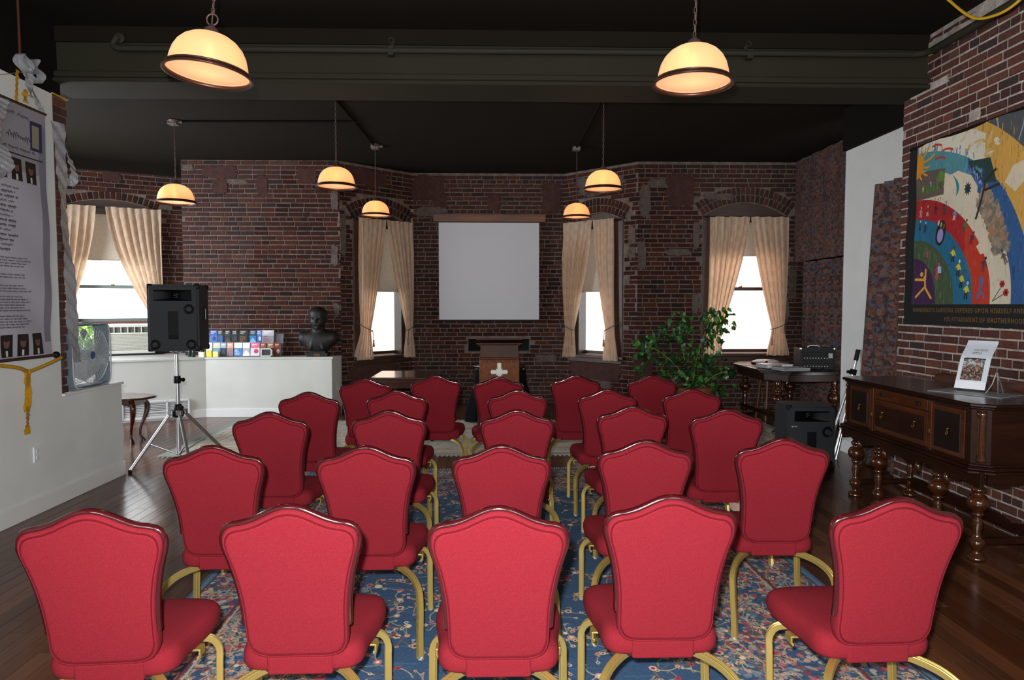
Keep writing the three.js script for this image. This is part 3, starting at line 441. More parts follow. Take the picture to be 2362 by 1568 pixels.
// ------------------------------------------------------------------ banquet chairs
function outline() {
  const half = [[0, 0], [0.06, 0], [0.112, 0.002], [0.148, 0.015], [0.166, 0.046], [0.169, 0.1], [0.171, 0.16], [0.177, 0.22], [0.188, 0.28], [0.201, 0.33], [0.213, 0.368], [0.2175, 0.398], [0.210, 0.424], [0.189, 0.438], [0.15, 0.445], [0.11, 0.457], [0.07, 0.475], [0.035, 0.489], [0, 0.494]];
  const pts = [...half, ...half.slice(1, -1).reverse().map(([x, y]) => [-x, y])].map(([x, y]) => V(x, y, 0));
  return new THREE.CatmullRomCurve3(pts, true, 'centripetal').getSpacedPoints(96).slice(0, 96);
}
function buildChair() {
  const t = thing('banquet_chair', '', 'chair', [0, 0, 0], 0, 'red banquet chairs set out in five rows');
  const O = outline().map((p) => p.multiply(V(1, 1.1, 1))), C = V(0, 0.265, 0), tilt = Math.atan2(0.1, 0.535);
  const seatback = (g) => g.rotateX(tilt).translate(0, 0.396, -0.1);
  const rings = [[0, 0.031], [0.3, 0.0308], [0.6, 0.030], [0.8, 0.029], [0.9, 0.028], [0.925, 0.027], [0.936, 0.022], [0.947, 0.026], [0.965, 0.027], [0.985, 0.02], [0.995, 0.012], [1, 0], [0.99, -0.018], [0.96, -0.032], [0.9, -0.038], [0.6, -0.042], [0.3, -0.043], [0, -0.043]];
  const n = O.length, back = grid(n, rings.length - 1, (u, v) => { const p = O[Math.round(u * n) % n], [r, z] = rings[Math.round(v * (rings.length - 1))]; return V(C.x + (p.x - C.x) * r, C.y + (p.y - C.y) * r, z); }, true);
  const b = mesh('backrest', seatback(back), M.redFabric, t);
  mesh('piping', seatback(tube(O.map((p) => V(C.x + (p.x - C.x) * 0.936, C.y + (p.y - C.y) * 0.936, 0.0245)), 0.0036, 110, 5, true)), M.redPiping, b);
  const rim = O.filter((p) => p.y > 0.1).sort((p, q) => Math.atan2(p.x, p.y - 0.05) - Math.atan2(q.x, q.y - 0.05));
  mesh('edge_trim', seatback(tube(rim.map((p) => V(C.x + (p.x - C.x) * 0.996, C.y + (p.y - C.y) * 0.996, 0.004)), 0.0125, 90, 7)), M.redTrim, b);
  // seat
  const so = []; const hw = (k) => lerp(0.2, 0.235, k); for (const [x, z] of [[-hw(0), -0.13], [-hw(0.3), -0.24], [-hw(1), -0.43], [-0.22, -0.51], [-0.15, -0.54], [0, -0.545], [0.15, -0.54], [0.22, -0.51], [hw(1), -0.43], [hw(0.3), -0.24], [hw(0), -0.13], [0.165, -0.1], [0, -0.095], [-0.165, -0.1]]) so.push(V(x, 0, z));
  const S = new THREE.CatmullRomCurve3(so, true, 'centripetal').getSpacedPoints(72).slice(0, 72), sc = V(0, 0, -0.31);
  const prof = [[0, 0.44], [0.4, 0.438], [0.7, 0.433], [0.85, 0.426], [0.93, 0.418], [0.975, 0.405], [1, 0.386], [1.0, 0.366], [0.985, 0.35], [0.955, 0.339], [0.9, 0.336], [0, 0.336]];
  mesh('seat', grid(72, prof.length - 1, (u, v) => { const p = S[Math.round(u * 72) % 72], [r, y] = prof[Math.round(v * (prof.length - 1))]; return V(sc.x + (p.x - sc.x) * r, y, sc.z + (p.z - sc.z) * r); }, true), M.redFabric, t);
  mesh('seat_tab', rbox(0.22, 0.07, 0.036, 0.01, 0, 0.362, -0.106, 0, 0.1), M.redFabric, t);
  mesh('seat_pan', rbox(0.36, 0.02, 0.38, 0.01, 0, 0.33, -0.31), M.underSeat, t);
  // fluted gold legs
  const sec = [[-0.013, -0.010], [-0.0115, -0.0125], [-0.006, -0.0125], [-0.005, -0.0105], [-0.002, -0.0105], [-0.001, -0.0125], [0.001, -0.0125], [0.002, -0.0105], [0.005, -0.0105], [0.006, -0.0125], [0.0115, -0.0125], [0.013, -0.010], [0.013, 0.010], [0.0115, 0.0125], [0.006, 0.0125], [0.005, 0.0105], [0.002, 0.0105], [0.001, 0.0125], [-0.001, 0.0125], [-0.002, 0.0105], [-0.005, 0.0105], [-0.006, 0.0125], [-0.0115, 0.0125], [-0.013, 0.010]];
  for (const s of [-1, 1]) for (const rear of [1, 0]) {
    const path = rear ? [[s * 0.1, 0.328, -0.16], [s * 0.15, 0.326, -0.11], [s * 0.205, 0.31, -0.04], [s * 0.238, 0.272, 0.018], [s * 0.245, 0.22, 0.045], [s * 0.247, 0.11, 0.075], [s * 0.25, 0.006, 0.1]] : [[s * 0.1, 0.328, -0.36], [s * 0.16, 0.326, -0.385], [s * 0.222, 0.31, -0.41], [s * 0.245, 0.272, -0.418], [s * 0.247, 0.22, -0.414], [s * 0.248, 0.11, -0.405], [s * 0.25, 0.006, -0.395]];
    const nrm = rear ? [0.72, 0.05, -s * 0.62] : [0.3, 0.02, s * 0.94];
    const l = mesh('leg', sweep(path, sec, nrm, 26), M.gold, t), e = path[path.length - 1];
    mesh('glide', lathe([[0.001, 0], [0.012, 0], [0.013, 0.012], [0.001, 0.016]], 12, e[0], 0, e[2]), M.glide, l);
  }
  for (const s of [-1, 1]) mesh('stacking_bumper', [rbox(0.008, 0.03, 0.05, 0.003, s * 0.222, 0.32, -0.3), rbox(0.008, 0.012, 0.05, 0.003, s * 0.216, 0.303, -0.3), rbox(0.03, 0.008, 0.05, 0.003, s * 0.205, 0.332, -0.3)], M.gold, t);
  return t;
}
{
  const rows = [
    [[-1.263, -2.13, 0.07], [-0.654, -2.164, 0.01], [0.013, -2.128, 0], [0.593, -2.238, 0.0], [1.336, -2.188, 0.02]],
    [[-1.275, -3.093, 0.03], [-0.581, -3.065, 0.0], [0.033, -3.068, 0], [0.713, -3.167, 0.0], [1.383, -3.201, -0.03]],
    [[-1.333, -4.06, 0.0], [-0.636, -4.107, 0.0], [0.138, -4.103, 0], [0.872, -4.25, 0.02], [1.422, -4.11, -0.02]],
    [[-1.353, -4.986, -0.03], [-0.726, -5.07, 0.0], [0.174, -5.071, 0], [0.856, -5.104, 0.0], [1.509, -5.139, 0.02]],
    [[-1.115, -5.9, 0.03], [-0.529, -6.15, -0.02], [0.038, -6.006, 0.04], [0.737, -6.13, 0.0], [1.431, -6.12, 0.03]]];
  const rowName = ['front row nearest the camera', 'second row from the camera', 'middle row', 'fourth row from the camera', 'last row nearest the lectern'], place = ['leftmost', 'second from left', 'middle', 'second from right', 'rightmost'];
  const first = buildChair();
  rows.forEach((row, i) => row.forEach(([x, z, a], j) => {
    const c = i || j ? first.clone() : first; if (c !== first) { c.name = numbered('banquet_chair'); scene.add(c); c.userData = { ...first.userData }; }
    c.position.set(x, 0.009, z); c.rotation.y = a; c.userData.label = `red banquet chair with gold legs, ${place[j]} of the ${rowName[i]}`;
  }));
}

// ------------------------------------------------------------------ rugs
function rosette(g, x, y, r, petals, mid, n = 8) { g.fillStyle = petals; for (let i = 0; i < n; i++) { const a = i / n * 6.283; g.beginPath(); g.arc(x + Math.cos(a) * r * 0.6, y + Math.sin(a) * r * 0.6, r * 0.36, 0, 6.3); g.fill(); } g.fillStyle = mid; g.beginPath(); g.arc(x, y, r * 0.4, 0, 6.3); g.fill(); }
function tendril(g, r, x, y, L, col, w) { g.strokeStyle = col; g.lineWidth = w; let a = r() * 6.283, k = (r() - 0.5) * 0.5; g.beginPath(); g.moveTo(x, y); for (let i = 0; i < 7; i++) { a += k; x += Math.cos(a) * L / 7; y += Math.sin(a) * L / 7; g.lineTo(x, y); } g.stroke(); return [x, y]; }
function leafMark(g, x, y, a, L, W, col) { g.fillStyle = col; g.beginPath(); g.moveTo(x, y); g.quadraticCurveTo(x + Math.cos(a) * L / 2 - Math.sin(a) * W, y + Math.sin(a) * L / 2 + Math.cos(a) * W, x + Math.cos(a) * L, y + Math.sin(a) * L); g.quadraticCurveTo(x + Math.cos(a) * L / 2 + Math.sin(a) * W, y + Math.sin(a) * L / 2 - Math.cos(a) * W, x, y); g.fill(); }
const blueRugTex = canvasTex(1408, 2048, (g, w, h) => {
  const r = rng(31), S = w / 3.5, pick = (a) => a[Math.floor(r() * a.length)];
  g.fillStyle = '#2d4c6c'; g.fillRect(0, 0, w, h);
  for (let i = 0; i < 1600; i++) { g.fillStyle = pick(['#2b486a', '#305276', '#284460', '#345a80']); g.fillRect(r() * w, r() * h, 30 + r() * 70, 3 + r() * 5); }
  const flower = (x, y, s, dense) => {
    for (let k = 0; k < 3 + (dense ? 2 : 0); k++) { const [ex, ey] = tendril(g, r, x, y, (36 + r() * 60) * s, pick(['#b3a184', '#8d8a6c', '#6d5a4a', '#a08c78']), 2.4); leafMark(g, ex, ey, r() * 6.28, 18 * s, 6 * s, pick(['#6c6a3e', '#8d8a5c', '#7a3038', '#b59a78'])); if (r() < 0.7) rosette(g, ex, ey, (5 + r() * 5) * s, pick(['#d8c4a0', '#c9a98c', '#c98a86', '#b9bfc0']), pick(['#8d2c38', '#5a3a2a', '#b5604a'])); }
    rosette(g, x, y, (9 + r() * 8) * s, pick(['#c88f86', '#d9c3a2', '#a8353f', '#cfa790', '#b56a68']), pick(['#7e2430', '#e0cfae', '#3b3a4a']), 7);
  };
  // open blue field with scattered sprays
  for (let i = 0; i < 780; i++) flower(w * 0.5 + (r() - 0.5) * w * 0.6, r() * h, 0.56, false);
  // dense floral border
  const bw = w * 0.28;
  const inField = (x, y) => { const sx = bw + 34 * Math.sin(y / 62) + 18 * Math.sin(y / 23), dx = Math.min(x, w - x), dy = Math.min(y, h - y); return dx > sx && dy > bw * 0.8 + 30 * Math.sin(x / 55); };
  for (let i = 0; i < 16000; i++) { const x = r() * w, y = r() * h; if (inField(x, y)) continue; g.fillStyle = pick(['#8f8a86', '#a69c8c', '#7a3540', '#6b7f92', '#9c4a52', '#b8a88c', '#4a6a88', '#5c5a48', '#3a4f68', '#a8626a', '#8a3a46', '#b59c84']); g.beginPath(); g.ellipse(x, y, 4 + r() * 8, 3 + r() * 5, r() * 3, 0, 6.3); g.fill(); }
  for (let i = 0; i < 3200; i++) { const x = r() * w, y = r() * h; if (inField(x, y)) continue; flower(x, y, 0.42, true); }
  const frame = (d, t, c) => { g.strokeStyle = c; g.lineWidth = t; g.strokeRect(d, d, w - 2 * d, h - 2 * d); };
  frame(7, 14, '#54728e'); frame(17, 5, '#3b3a44'); frame(118, 7, '#6b2a34'); frame(127, 4, '#b8a684');
  for (let d = 30; d < w - 30; d += 34) for (const y of [68, h - 68]) rosette(g, d, y, 11, pick(['#b8a08c', '#a6525a', '#7c93a6']), '#4b2a30');
  for (let d = 30; d < h - 30; d += 34) for (const x of [68, w - 68]) rosette(g, x, d, 11, pick(['#b8a08c', '#a6525a', '#7c93a6']), '#4b2a30');
  for (let i = 0; i < 9000; i++) { g.fillStyle = `rgba(${r() < 0.5 ? '20,24,34' : '205,200,190'},0.10)`; g.fillRect(r() * w, r() * h, 2 + r() * 4, 1 + r() * 2); }
});
const rugMat = (t) => { const m = new THREE.MeshPhysicalMaterial({ map: t, roughness: 0.98, sheen: 0.15, sheenRoughness: 0.8, side: THREE.DoubleSide }); m.bumpMap = tex(T.mottleB, 30); m.bumpScale = 0.003; return m; };
function rug(name, w, d, x, z, turn, t, label, fringeMat) {
  const o = thing(name, label, 'rug', [x, 0, z], turn); const pile = grid(40, 40, (u, v) => V((u - 0.5) * w, 0.008, (v - 0.5) * d)); mesh('pile', keepUV(pile), rugMat(t), o);
  mesh('binding', [box(0.018, 0.0085, d, -w / 2, 0.00425, 0), box(0.018, 0.0085, d, w / 2, 0.00425, 0), box(w, 0.0085, 0.018, 0, 0.00425, -d / 2), box(w, 0.0085, 0.018, 0, 0.00425, d / 2)], fringeMat, o);
  const r = rng(w * 100), f = []; for (const s of [-1, 1]) for (let i = 0; i < 150; i++) { const xx = -w / 2 + (i + 0.5) * w / 150; f.push(box(0.012, 0.005, 0.05 + r() * 0.02, xx, 0.0026, s * (d / 2 + 0.03), (r() - 0.5) * 0.3)); }
  const fr = mesh('fringe', f, mat('#b9ad98', 0.95), o); fr.userData.kind = 'stuff'; return o;
}
rug('blue_rug', 3.5, 5.6, 0.1, -3.67, 0.025, blueRugTex, 'blue floral patterned rug under the red chairs', mat('#3d5672', 0.95));
const beigeRugTex = canvasTex(2048, 640, (g, w, h) => {
  const r = rng(41), pick = (a) => a[Math.floor(r() * a.length)]; g.fillStyle = '#b9b6a8'; g.fillRect(0, 0, w, h);
  for (let i = 0; i < 2600; i++) { g.fillStyle = pick(['#c4bfae', '#a9a79c', '#b3a58c', '#c9c2ac', '#9fa19a']); g.beginPath(); g.ellipse(r() * w, r() * h, 8 + r() * 26, 3 + r() * 6, r(), 0, 6.3); g.fill(); }
  for (let i = 0; i < 500; i++) { const x = r() * w, y = r() * h; tendril(g, r, x, y, 60, pick(['#a88a62', '#8d8472', '#9b7f5c']), 2.5); rosette(g, x, y, 8, pick(['#c0a884', '#a39c8c', '#9a7a64']), '#d2cbb8', 6); }
  for (const d of [70, 92, 12]) { g.strokeStyle = d === 12 ? '#8d968c' : '#ad8c5e'; g.lineWidth = d === 12 ? 24 : 6; g.strokeRect(d, d, w - 2 * d, h - 2 * d); }
});
rug('beige_rug', 7.1, 2.15, 0.05, -8.2, 0.0, beigeRugTex, 'pale beige carpet lying before the lectern and tables', mat('#8d948c', 0.95));

// ------------------------------------------------------------------ counter with brochures, bust, air conditioner
{ const c = thing('white_counter', 'white boxed-in counter below the left window and brick wall', 'counter');
  const topPts = [[-2.3, 9.7], [-4.05, 9.66], [-6.5, 8.41], [-6.5, 9.72], [-4.52, 10.78], [-4.48, 10.04], [-2.24, 10.04]];
  const flatPrism = (pts, h, y) => prism(pts, h, 0).rotateX(-Math.PI / 2).translate(0, y, 0);      // plan (x, -z)
  mesh('body', flatPrism(topPts.map(([x, z]) => [x, z]), 0.82, 0), M.counter, c);
  const lip = [[-2.28, 9.685], [-4.045, 9.645], [-6.5, 8.39], [-6.5, 9.72], [-4.52, 10.78], [-4.48, 10.04], [-2.23, 10.04]];
  mesh('top', flatPrism(lip, 0.024, 0.82), M.counter, c);
  const bb = (a, b) => { const L = Math.hypot(b[0] - a[0], b[1] - a[1]), t = Math.atan2(b[1] - a[1], b[0] - a[0]); return rbox(L, 0.12, 0.024, 0.006, (a[0] + b[0]) / 2, 0.06, -(a[1] + b[1]) / 2, t); };
  mesh('baseboard', [bb([-2.29, 9.69], [-4.05, 9.65]), bb([-4.05, 9.65], [-6.4, 8.45])], M.base, c);
  mesh('outlet_plate', rbox(0.006, 0.11, 0.07, 0.002, -2.262, 0.42, -9.88), M.base, c); }
{ // floor register set in the counter's base
  const t = Math.atan2(-1.25, -2.45), dir = V(-0.891, 0, 0.454), p = V(-4.05, 0, -9.655).addScaledVector(dir, 0.62).add(V(0.454, 0, 0.891).multiplyScalar(0.02));
  const v = thing('floor_register', 'white slotted air register at the foot of the counter', 'vent', [p.x, 0.155, p.z], 0.471);
  mesh('frame', [rbox(0.82, 0.03, 0.03, 0.006, 0, 0.11, 0), rbox(0.82, 0.03, 0.03, 0.006, 0, -0.11, 0), ...[-0.4, -0.13, 0.13, 0.4].map((x) => rbox(0.025, 0.25, 0.03, 0.006, x, 0, 0)), rbox(0.28, 0.012, 0.03, 0.003, 0, -0.03, 0)], M.ventWhite, v);
  mesh('back_plate', box(0.8, 0.22, 0.006, 0, 0, -0.008), M.ventDark, v);
  for (const x of [-0.265, 0, 0.265]) for (let k = -4; k <= 4; k++) mesh('slat', box(0.24, 0.005, 0.016, x, k * 0.022, 0.002, 0, 0.5), M.ventWhite, v); }
{ const bx = -2.53, bz = -9.875, b = thing('bust', 'dark bronze bust of a man on the white counter', 'bust', [bx, 0.844, bz]);
  const res = 84, mc = new MarchingCubes(res, M.bustMetal, false, false, 120000), S = 0.4; mc.isolation = 0;
  const ell = (x, y, z, cx, cy, cz, a, b2, c) => { const u = (x - cx) / a, v = (y - cy) / b2, w = (z - cz) / c, k = Math.hypot(u, v, w); return (k - 1) * Math.min(a, b2, c); };
  const cap = (x, y, z, a, b2, r0, r1) => { const d = [b2[0] - a[0], b2[1] - a[1], b2[2] - a[2]], p = [x - a[0], y - a[1], z - a[2]], L = d[0] ** 2 + d[1] ** 2 + d[2] ** 2, h = clamp((p[0] * d[0] + p[1] * d[1] + p[2] * d[2]) / L, 0, 1); return Math.hypot(p[0] - d[0] * h, p[1] - d[1] * h, p[2] - d[2] * h) - lerp(r0, r1, h); };
  const smin = (a, b2, k) => { const h = clamp(0.5 + 0.5 * (b2 - a) / k, 0, 1); return lerp(b2, a, h) - k * h * (1 - h); };
  const f = (x, y, z) => {
    let d = ell(x, y, z, 0, 0.56, 0.0, 0.118, 0.14, 0.112);            // skull
    d = smin(d, ell(x, y, z, 0, 0.49, 0.02, 0.098, 0.105, 0.09), 0.04); // jaw
    d = smin(d, ell(x, y, z, 0, 0.405, 0.07, 0.03, 0.022, 0.026), 0.03); // chin
    d = smin(d, ell(x, y, z, 0, 0.612, -0.008, 0.13, 0.1, 0.12), 0.02); // hair
    d = smin(d, cap(x, y, z, [0, 0.55, 0.1], [0, 0.495, 0.128], 0.012, 0.019), 0.014); // nose
    d = smin(d, cap(x, y, z, [-0.06, 0.565, 0.092], [0.06, 0.565, 0.092], 0.014, 0.014), 0.02); // brow
    for (const s of [-1, 1]) { d = smin(d, ell(x, y, z, s * 0.122, 0.525, -0.005, 0.013, 0.036, 0.022), 0.012); d = Math.max(d, -ell(x, y, z, s * 0.042, 0.538, 0.115, 0.024, 0.014, 0.02)); d = smin(d, ell(x, y, z, s * 0.042, 0.536, 0.088, 0.016, 0.011, 0.013), 0.006); d = smin(d, ell(x, y, z, s * 0.055, 0.49, 0.07, 0.03, 0.025, 0.025), 0.02); }
    d = smin(d, cap(x, y, z, [-0.03, 0.455, 0.098], [0.03, 0.455, 0.098], 0.01, 0.01), 0.012); // mouth
    d = smin(d, cap(x, y, z, [0, 0.46, -0.02], [0, 0.33, -0.03], 0.078, 0.088), 0.04); // neck
    let t = cap(x, y, z, [-0.2, 0.265, -0.03], [0.2, 0.265, -0.03], 0.1, 0.1); t = smin(t, ell(x, y, z, 0, 0.2, 0.0, 0.2, 0.17, 0.11), 0.06);
    t = Math.max(t, Math.abs(x) - (0.135 + 0.17 * smooth(0.04, 0.27, y))); t = Math.max(t, 0.05 - y); d = smin(d, t, 0.05);
    for (const s of [-1, 1]) d = smin(d, cap(x, y, z, [s * 0.03, 0.3, 0.07], [s * 0.09, 0.12, 0.1], 0.014, 0.02), 0.02); // lapels
    return d;
  };
  for (let k = 0; k < res; k++) for (let j = 0; j < res; j++) for (let i = 0; i < res; i++) mc.field[k * res * res + j * res + i] = -f((i - res / 2) / (res / 2) * S, (j - res / 2) / (res / 2) * S + 0.38, (k - res / 2) / (res / 2) * S);
  mc.update(); let g = new THREE.BufferGeometry(); g.setAttribute('position', new THREE.BufferAttribute(mc.positionArray.slice(0, mc.count * 3), 3)); g = mergeVertices(g, 1e-4); g.computeVertexNormals(); g.scale(S, S, S).translate(0, 0.38, 0);
  mesh('figure', g, M.bustMetal, b); mesh('plinth', [rbox(0.3, 0.05, 0.17, 0.008, 0, 0.025, 0), rbox(0.24, 0.03, 0.14, 0.006, 0, 0.06, 0)], M.bustMetal, b); mesh('plaque', rbox(0.085, 0.028, 0.004, 0.001, 0.0, 0.024, 0.087), M.plaque, b); }
// brochures in two tiers of clear holders
{ const stand = thing('brochure_rack', 'clear two-tier brochure rack on the white counter', 'rack', [-3.53, 0.844, -9.86]);
  mesh('back_panel', rbox(1.06, 0.3, 0.006, 0.002, -0.05, 0.17, -0.085, 0, -0.1), M.acrylic, stand); mesh('shelf', [box(1.08, 0.005, 0.1, -0.06, 0.003, 0), box(1.0, 0.005, 0.06, -0.05, 0.18, -0.045)], M.acrylic, stand); mesh('end_panel', [box(0.005, 0.16, 0.1, -0.595, 0.08, 0), box(0.005, 0.16, 0.1, 0.48, 0.08, 0)], M.acrylic, stand);
  const art = (a, b2, c, style) => canvasTex(64, 96, (g) => { const r = rng(style * 7 + 3); g.fillStyle = a; g.fillRect(0, 0, 64, 96); g.fillStyle = b2; g.fillRect(0, 40, 64, 56); g.fillStyle = c; if (style % 3 === 0) { g.beginPath(); g.arc(40, 62, 16, 0, 6.3); g.fill(); } else if (style % 3 === 1) { for (let i = 0; i < 5; i++) g.fillRect(6, 46 + i * 9, 20 + r() * 30, 4); } else { g.beginPath(); g.moveTo(0, 90); g.lineTo(30, 54); g.lineTo(64, 80); g.lineTo(64, 96); g.lineTo(0, 96); g.fill(); } g.fillStyle = 'rgba(255,255,255,0.7)'; g.fillRect(8, 10, 36 + r() * 12, 6); g.fillRect(8, 22, 24 + r() * 20, 4); });
  const bro = (x, y, z, w, h, cols, style, label) => { const m = mesh('brochure', keepUV(rbox(w, h, 0.008, 0.001)), new THREE.MeshPhysicalMaterial({ map: art(...cols, style), roughness: 0.35 })); const fix = m.geometry.attributes; const p = fix.position, uv = new Float32Array(p.count * 2); for (let i = 0; i < p.count; i++) { uv[2 * i] = p.getX(i) / w + 0.5; uv[2 * i + 1] = p.getY(i) / h + 0.5; } m.geometry.setAttribute('uv', new THREE.BufferAttribute(uv, 2)); m.position.set(-3.53 + x, 0.844 + y + h / 2, -9.86 + z); m.rotation.x = -0.12; tag(m, label, 'brochure', 'brochures in the rack'); };
  [[-0.50, 0.1, ['#2a4f9a', '#3c68b0', '#1d2f5c'], 'all blue brochure, leftmost in the upper tier'], [-0.405, 0.07, ['#22302c', '#2c66a8', '#1c1c1c'], 'black over blue brochure in the upper tier'], [-0.30, 0.075, ['#22303a', '#14181c', '#3a4248'], 'dark slate brochure in the upper tier'], [-0.20, 0.075, ['#1c2226', '#1c1a1a', '#3c3436'], 'nearly black brochure in the upper tier'], [-0.075, 0.115, ['#1d1712', '#2a2018', '#7a5f2a'], 'wide black brochure with gold figure in the upper tier'], [0.06, 0.09, ['#1d3550', '#2f72ac', '#7fb4d8'], 'navy and light blue brochure in the upper tier'], [0.15, 0.07, ['#5a7fb4', '#2c62b0', '#c9d8ea'], 'mid-blue brochure, rightmost of the slim upper ones'], [0.275, 0.17, ['#b9b6bc', '#8d8d94', '#7a3844'], 'broad grey framed leaflet at the right of the upper tier']].forEach(([x, w, c, l], i) => bro(x, 0.185, -0.045, w, 0.19, c, i, l));
  [[-0.535, 0.085, ['#f2f4f6', '#f7f8fa', '#ffffff'], 'plain white brochure at the left of the lower tier'], [-0.43, 0.1, ['#cfc49c', '#3c8fc4', '#8fb06a'], 'cream and sky-blue brochure in the lower tier'], [-0.335, 0.08, ['#8fa6ba', '#2c2a38', '#4a5468'], 'grey-blue and dark brochure in the lower tier'], [-0.24, 0.09, ['#d89a84', '#8a7f8a', '#b06a5a'], 'salmon pink crowd brochure in the lower tier'], [-0.125, 0.115, ['#dfe6ee', '#3c7cc0', '#d8c8b0'], 'white and blue seaside brochure in the lower tier'], [-0.01, 0.1, ['#dfe2ea', '#a9aeb8', '#f2f2f2'], 'pale grey brochure with block letters in the lower tier'], [0.115, 0.13, ['#d86a8a', '#d8d2da', '#c03a58'], 'pink and white brochure in the lower tier'], [0.23, 0.08, ['#8a4a1e', '#a02818', '#d08a2a'], 'orange and red brochure in the lower tier'], [0.33, 0.09, ['#8a6a3a', '#3a1c14', '#b48a4a'], 'brown and gold brochure in the lower tier'], [0.43, 0.09, ['#7a2418', '#5c1a16', '#c4b49a'], 'dark red brochure at the right of the lower tier']].forEach(([x, w, c, l], i) => bro(x, 0.008, 0.03, w, 0.19, c, i + 3, l));
  const fr = thing('picture_frame', 'small silver frame with clipped corners before the red brochures', 'frame', [-3.23, 0.846, -9.745]); fr.rotation.x = -0.1;
  mesh('border', prism([[-0.08, 0], [0.06, 0], [0.085, 0.03], [0.085, 0.09], [0.06, 0.12], [-0.08, 0.12]], 0.014, 0.003, [[[-0.06, 0.018], [-0.06, 0.102], [0.055, 0.102], [0.066, 0.085], [0.066, 0.035], [0.055, 0.018]]]), M.aluminium, fr); mesh('picture', box(0.13, 0.09, 0.004, 0, 0.06, 0.004), mat('#2c2a26', 0.4), fr); mesh('easel_back', box(0.05, 0.08, 0.004, 0, 0.04, -0.02, 0, 0.4), M.black, fr);
  [['#d8c93a', -4.02, 'yellow packet behind the loudspeaker pole on the counter', 0.09], ['#e6e08a', -3.93, 'pale yellow box beside the white brochure', 0.08], ['#e8e4d0', -4.13, 'cream box at the bend of the counter', 0.07]].forEach(([c, x, l, h]) => tag(mesh('small_box', rbox(0.075, h, 0.05, 0.006, x, 0.845 + h / 2, -9.735), mat(c, 0.5)), l, 'box', 'boxes on the counter'));
  [-4.24, -4.32, -4.17].forEach((x, i) => { const b = thing('bottle', ['small dark bottle left of the loudspeaker pole', 'dark green bottle leftmost under the loudspeaker', 'dark bottle directly behind the loudspeaker pole'][i], 'bottle', [x, 0.844, -9.72 - i * 0.06], 0, 'bottles under the loudspeaker'); mesh('body', lathe([[0.001, 0], [0.024, 0], [0.025, 0.09], [0.01, 0.12], [0.01, 0.145], [0.001, 0.145]], 14), mat(['#1f2a28', '#18362a', '#241f2a'][i], 0.15), b); mesh('cap', lathe([[0.001, 0.143], [0.012, 0.143], [0.012, 0.16], [0.001, 0.162]], 12), M.black, b); }); }
{ // air conditioner in the left window
  const a = onWall(wallL, 'air_conditioner', 'cream window air conditioner under the left window', 'air conditioner'), x = 1.3, w = 0.62, y = 0.862, h = 0.42, z = 0.12;
  mesh('case', [rbox(w, h, 0.5, 0.015, x, y + h / 2, z - 0.27)], M.acBody, a);
  const fp = mesh('front_panel', [rbox(w, 0.03, 0.04, 0.008, x, y + h - 0.015, z), rbox(w, 0.05, 0.04, 0.008, x, y + 0.025, z), rbox(0.03, h, 0.04, 0.008, x - w / 2 + 0.015, y + h / 2, z), rbox(0.03, h, 0.04, 0.008, x + w / 2 - 0.015, y + h / 2, z), rbox(w, 0.022, 0.045, 0.006, x, y + h - 0.12, z)], M.acBody, a);
  mesh('outlet_recess', box(w - 0.05, 0.08, 0.02, x, y + h - 0.07, z - 0.015), M.acDark, fp); for (let i = 0; i < 6; i++) mesh('vane', box(0.006, 0.08, 0.03, x - 0.22 + i * 0.088, y + h - 0.07, z + 0.002, 0.3), M.acBody, fp);
  mesh('inlet_plate', box(w - 0.05, 0.23, 0.01, x, y + 0.17, z - 0.01), M.acGrill, fp); for (let i = 0; i < 11; i++) mesh('louvre', box(w - 0.05, 0.006, 0.02, x, y + 0.065 + i * 0.021, z, 0, 0.5), M.acBody, fp);
  mesh('tray', rbox(w + 0.1, 0.02, 0.14, 0.004, x + 0.05, y - 0.008, z + 0.05), M.black, a); }
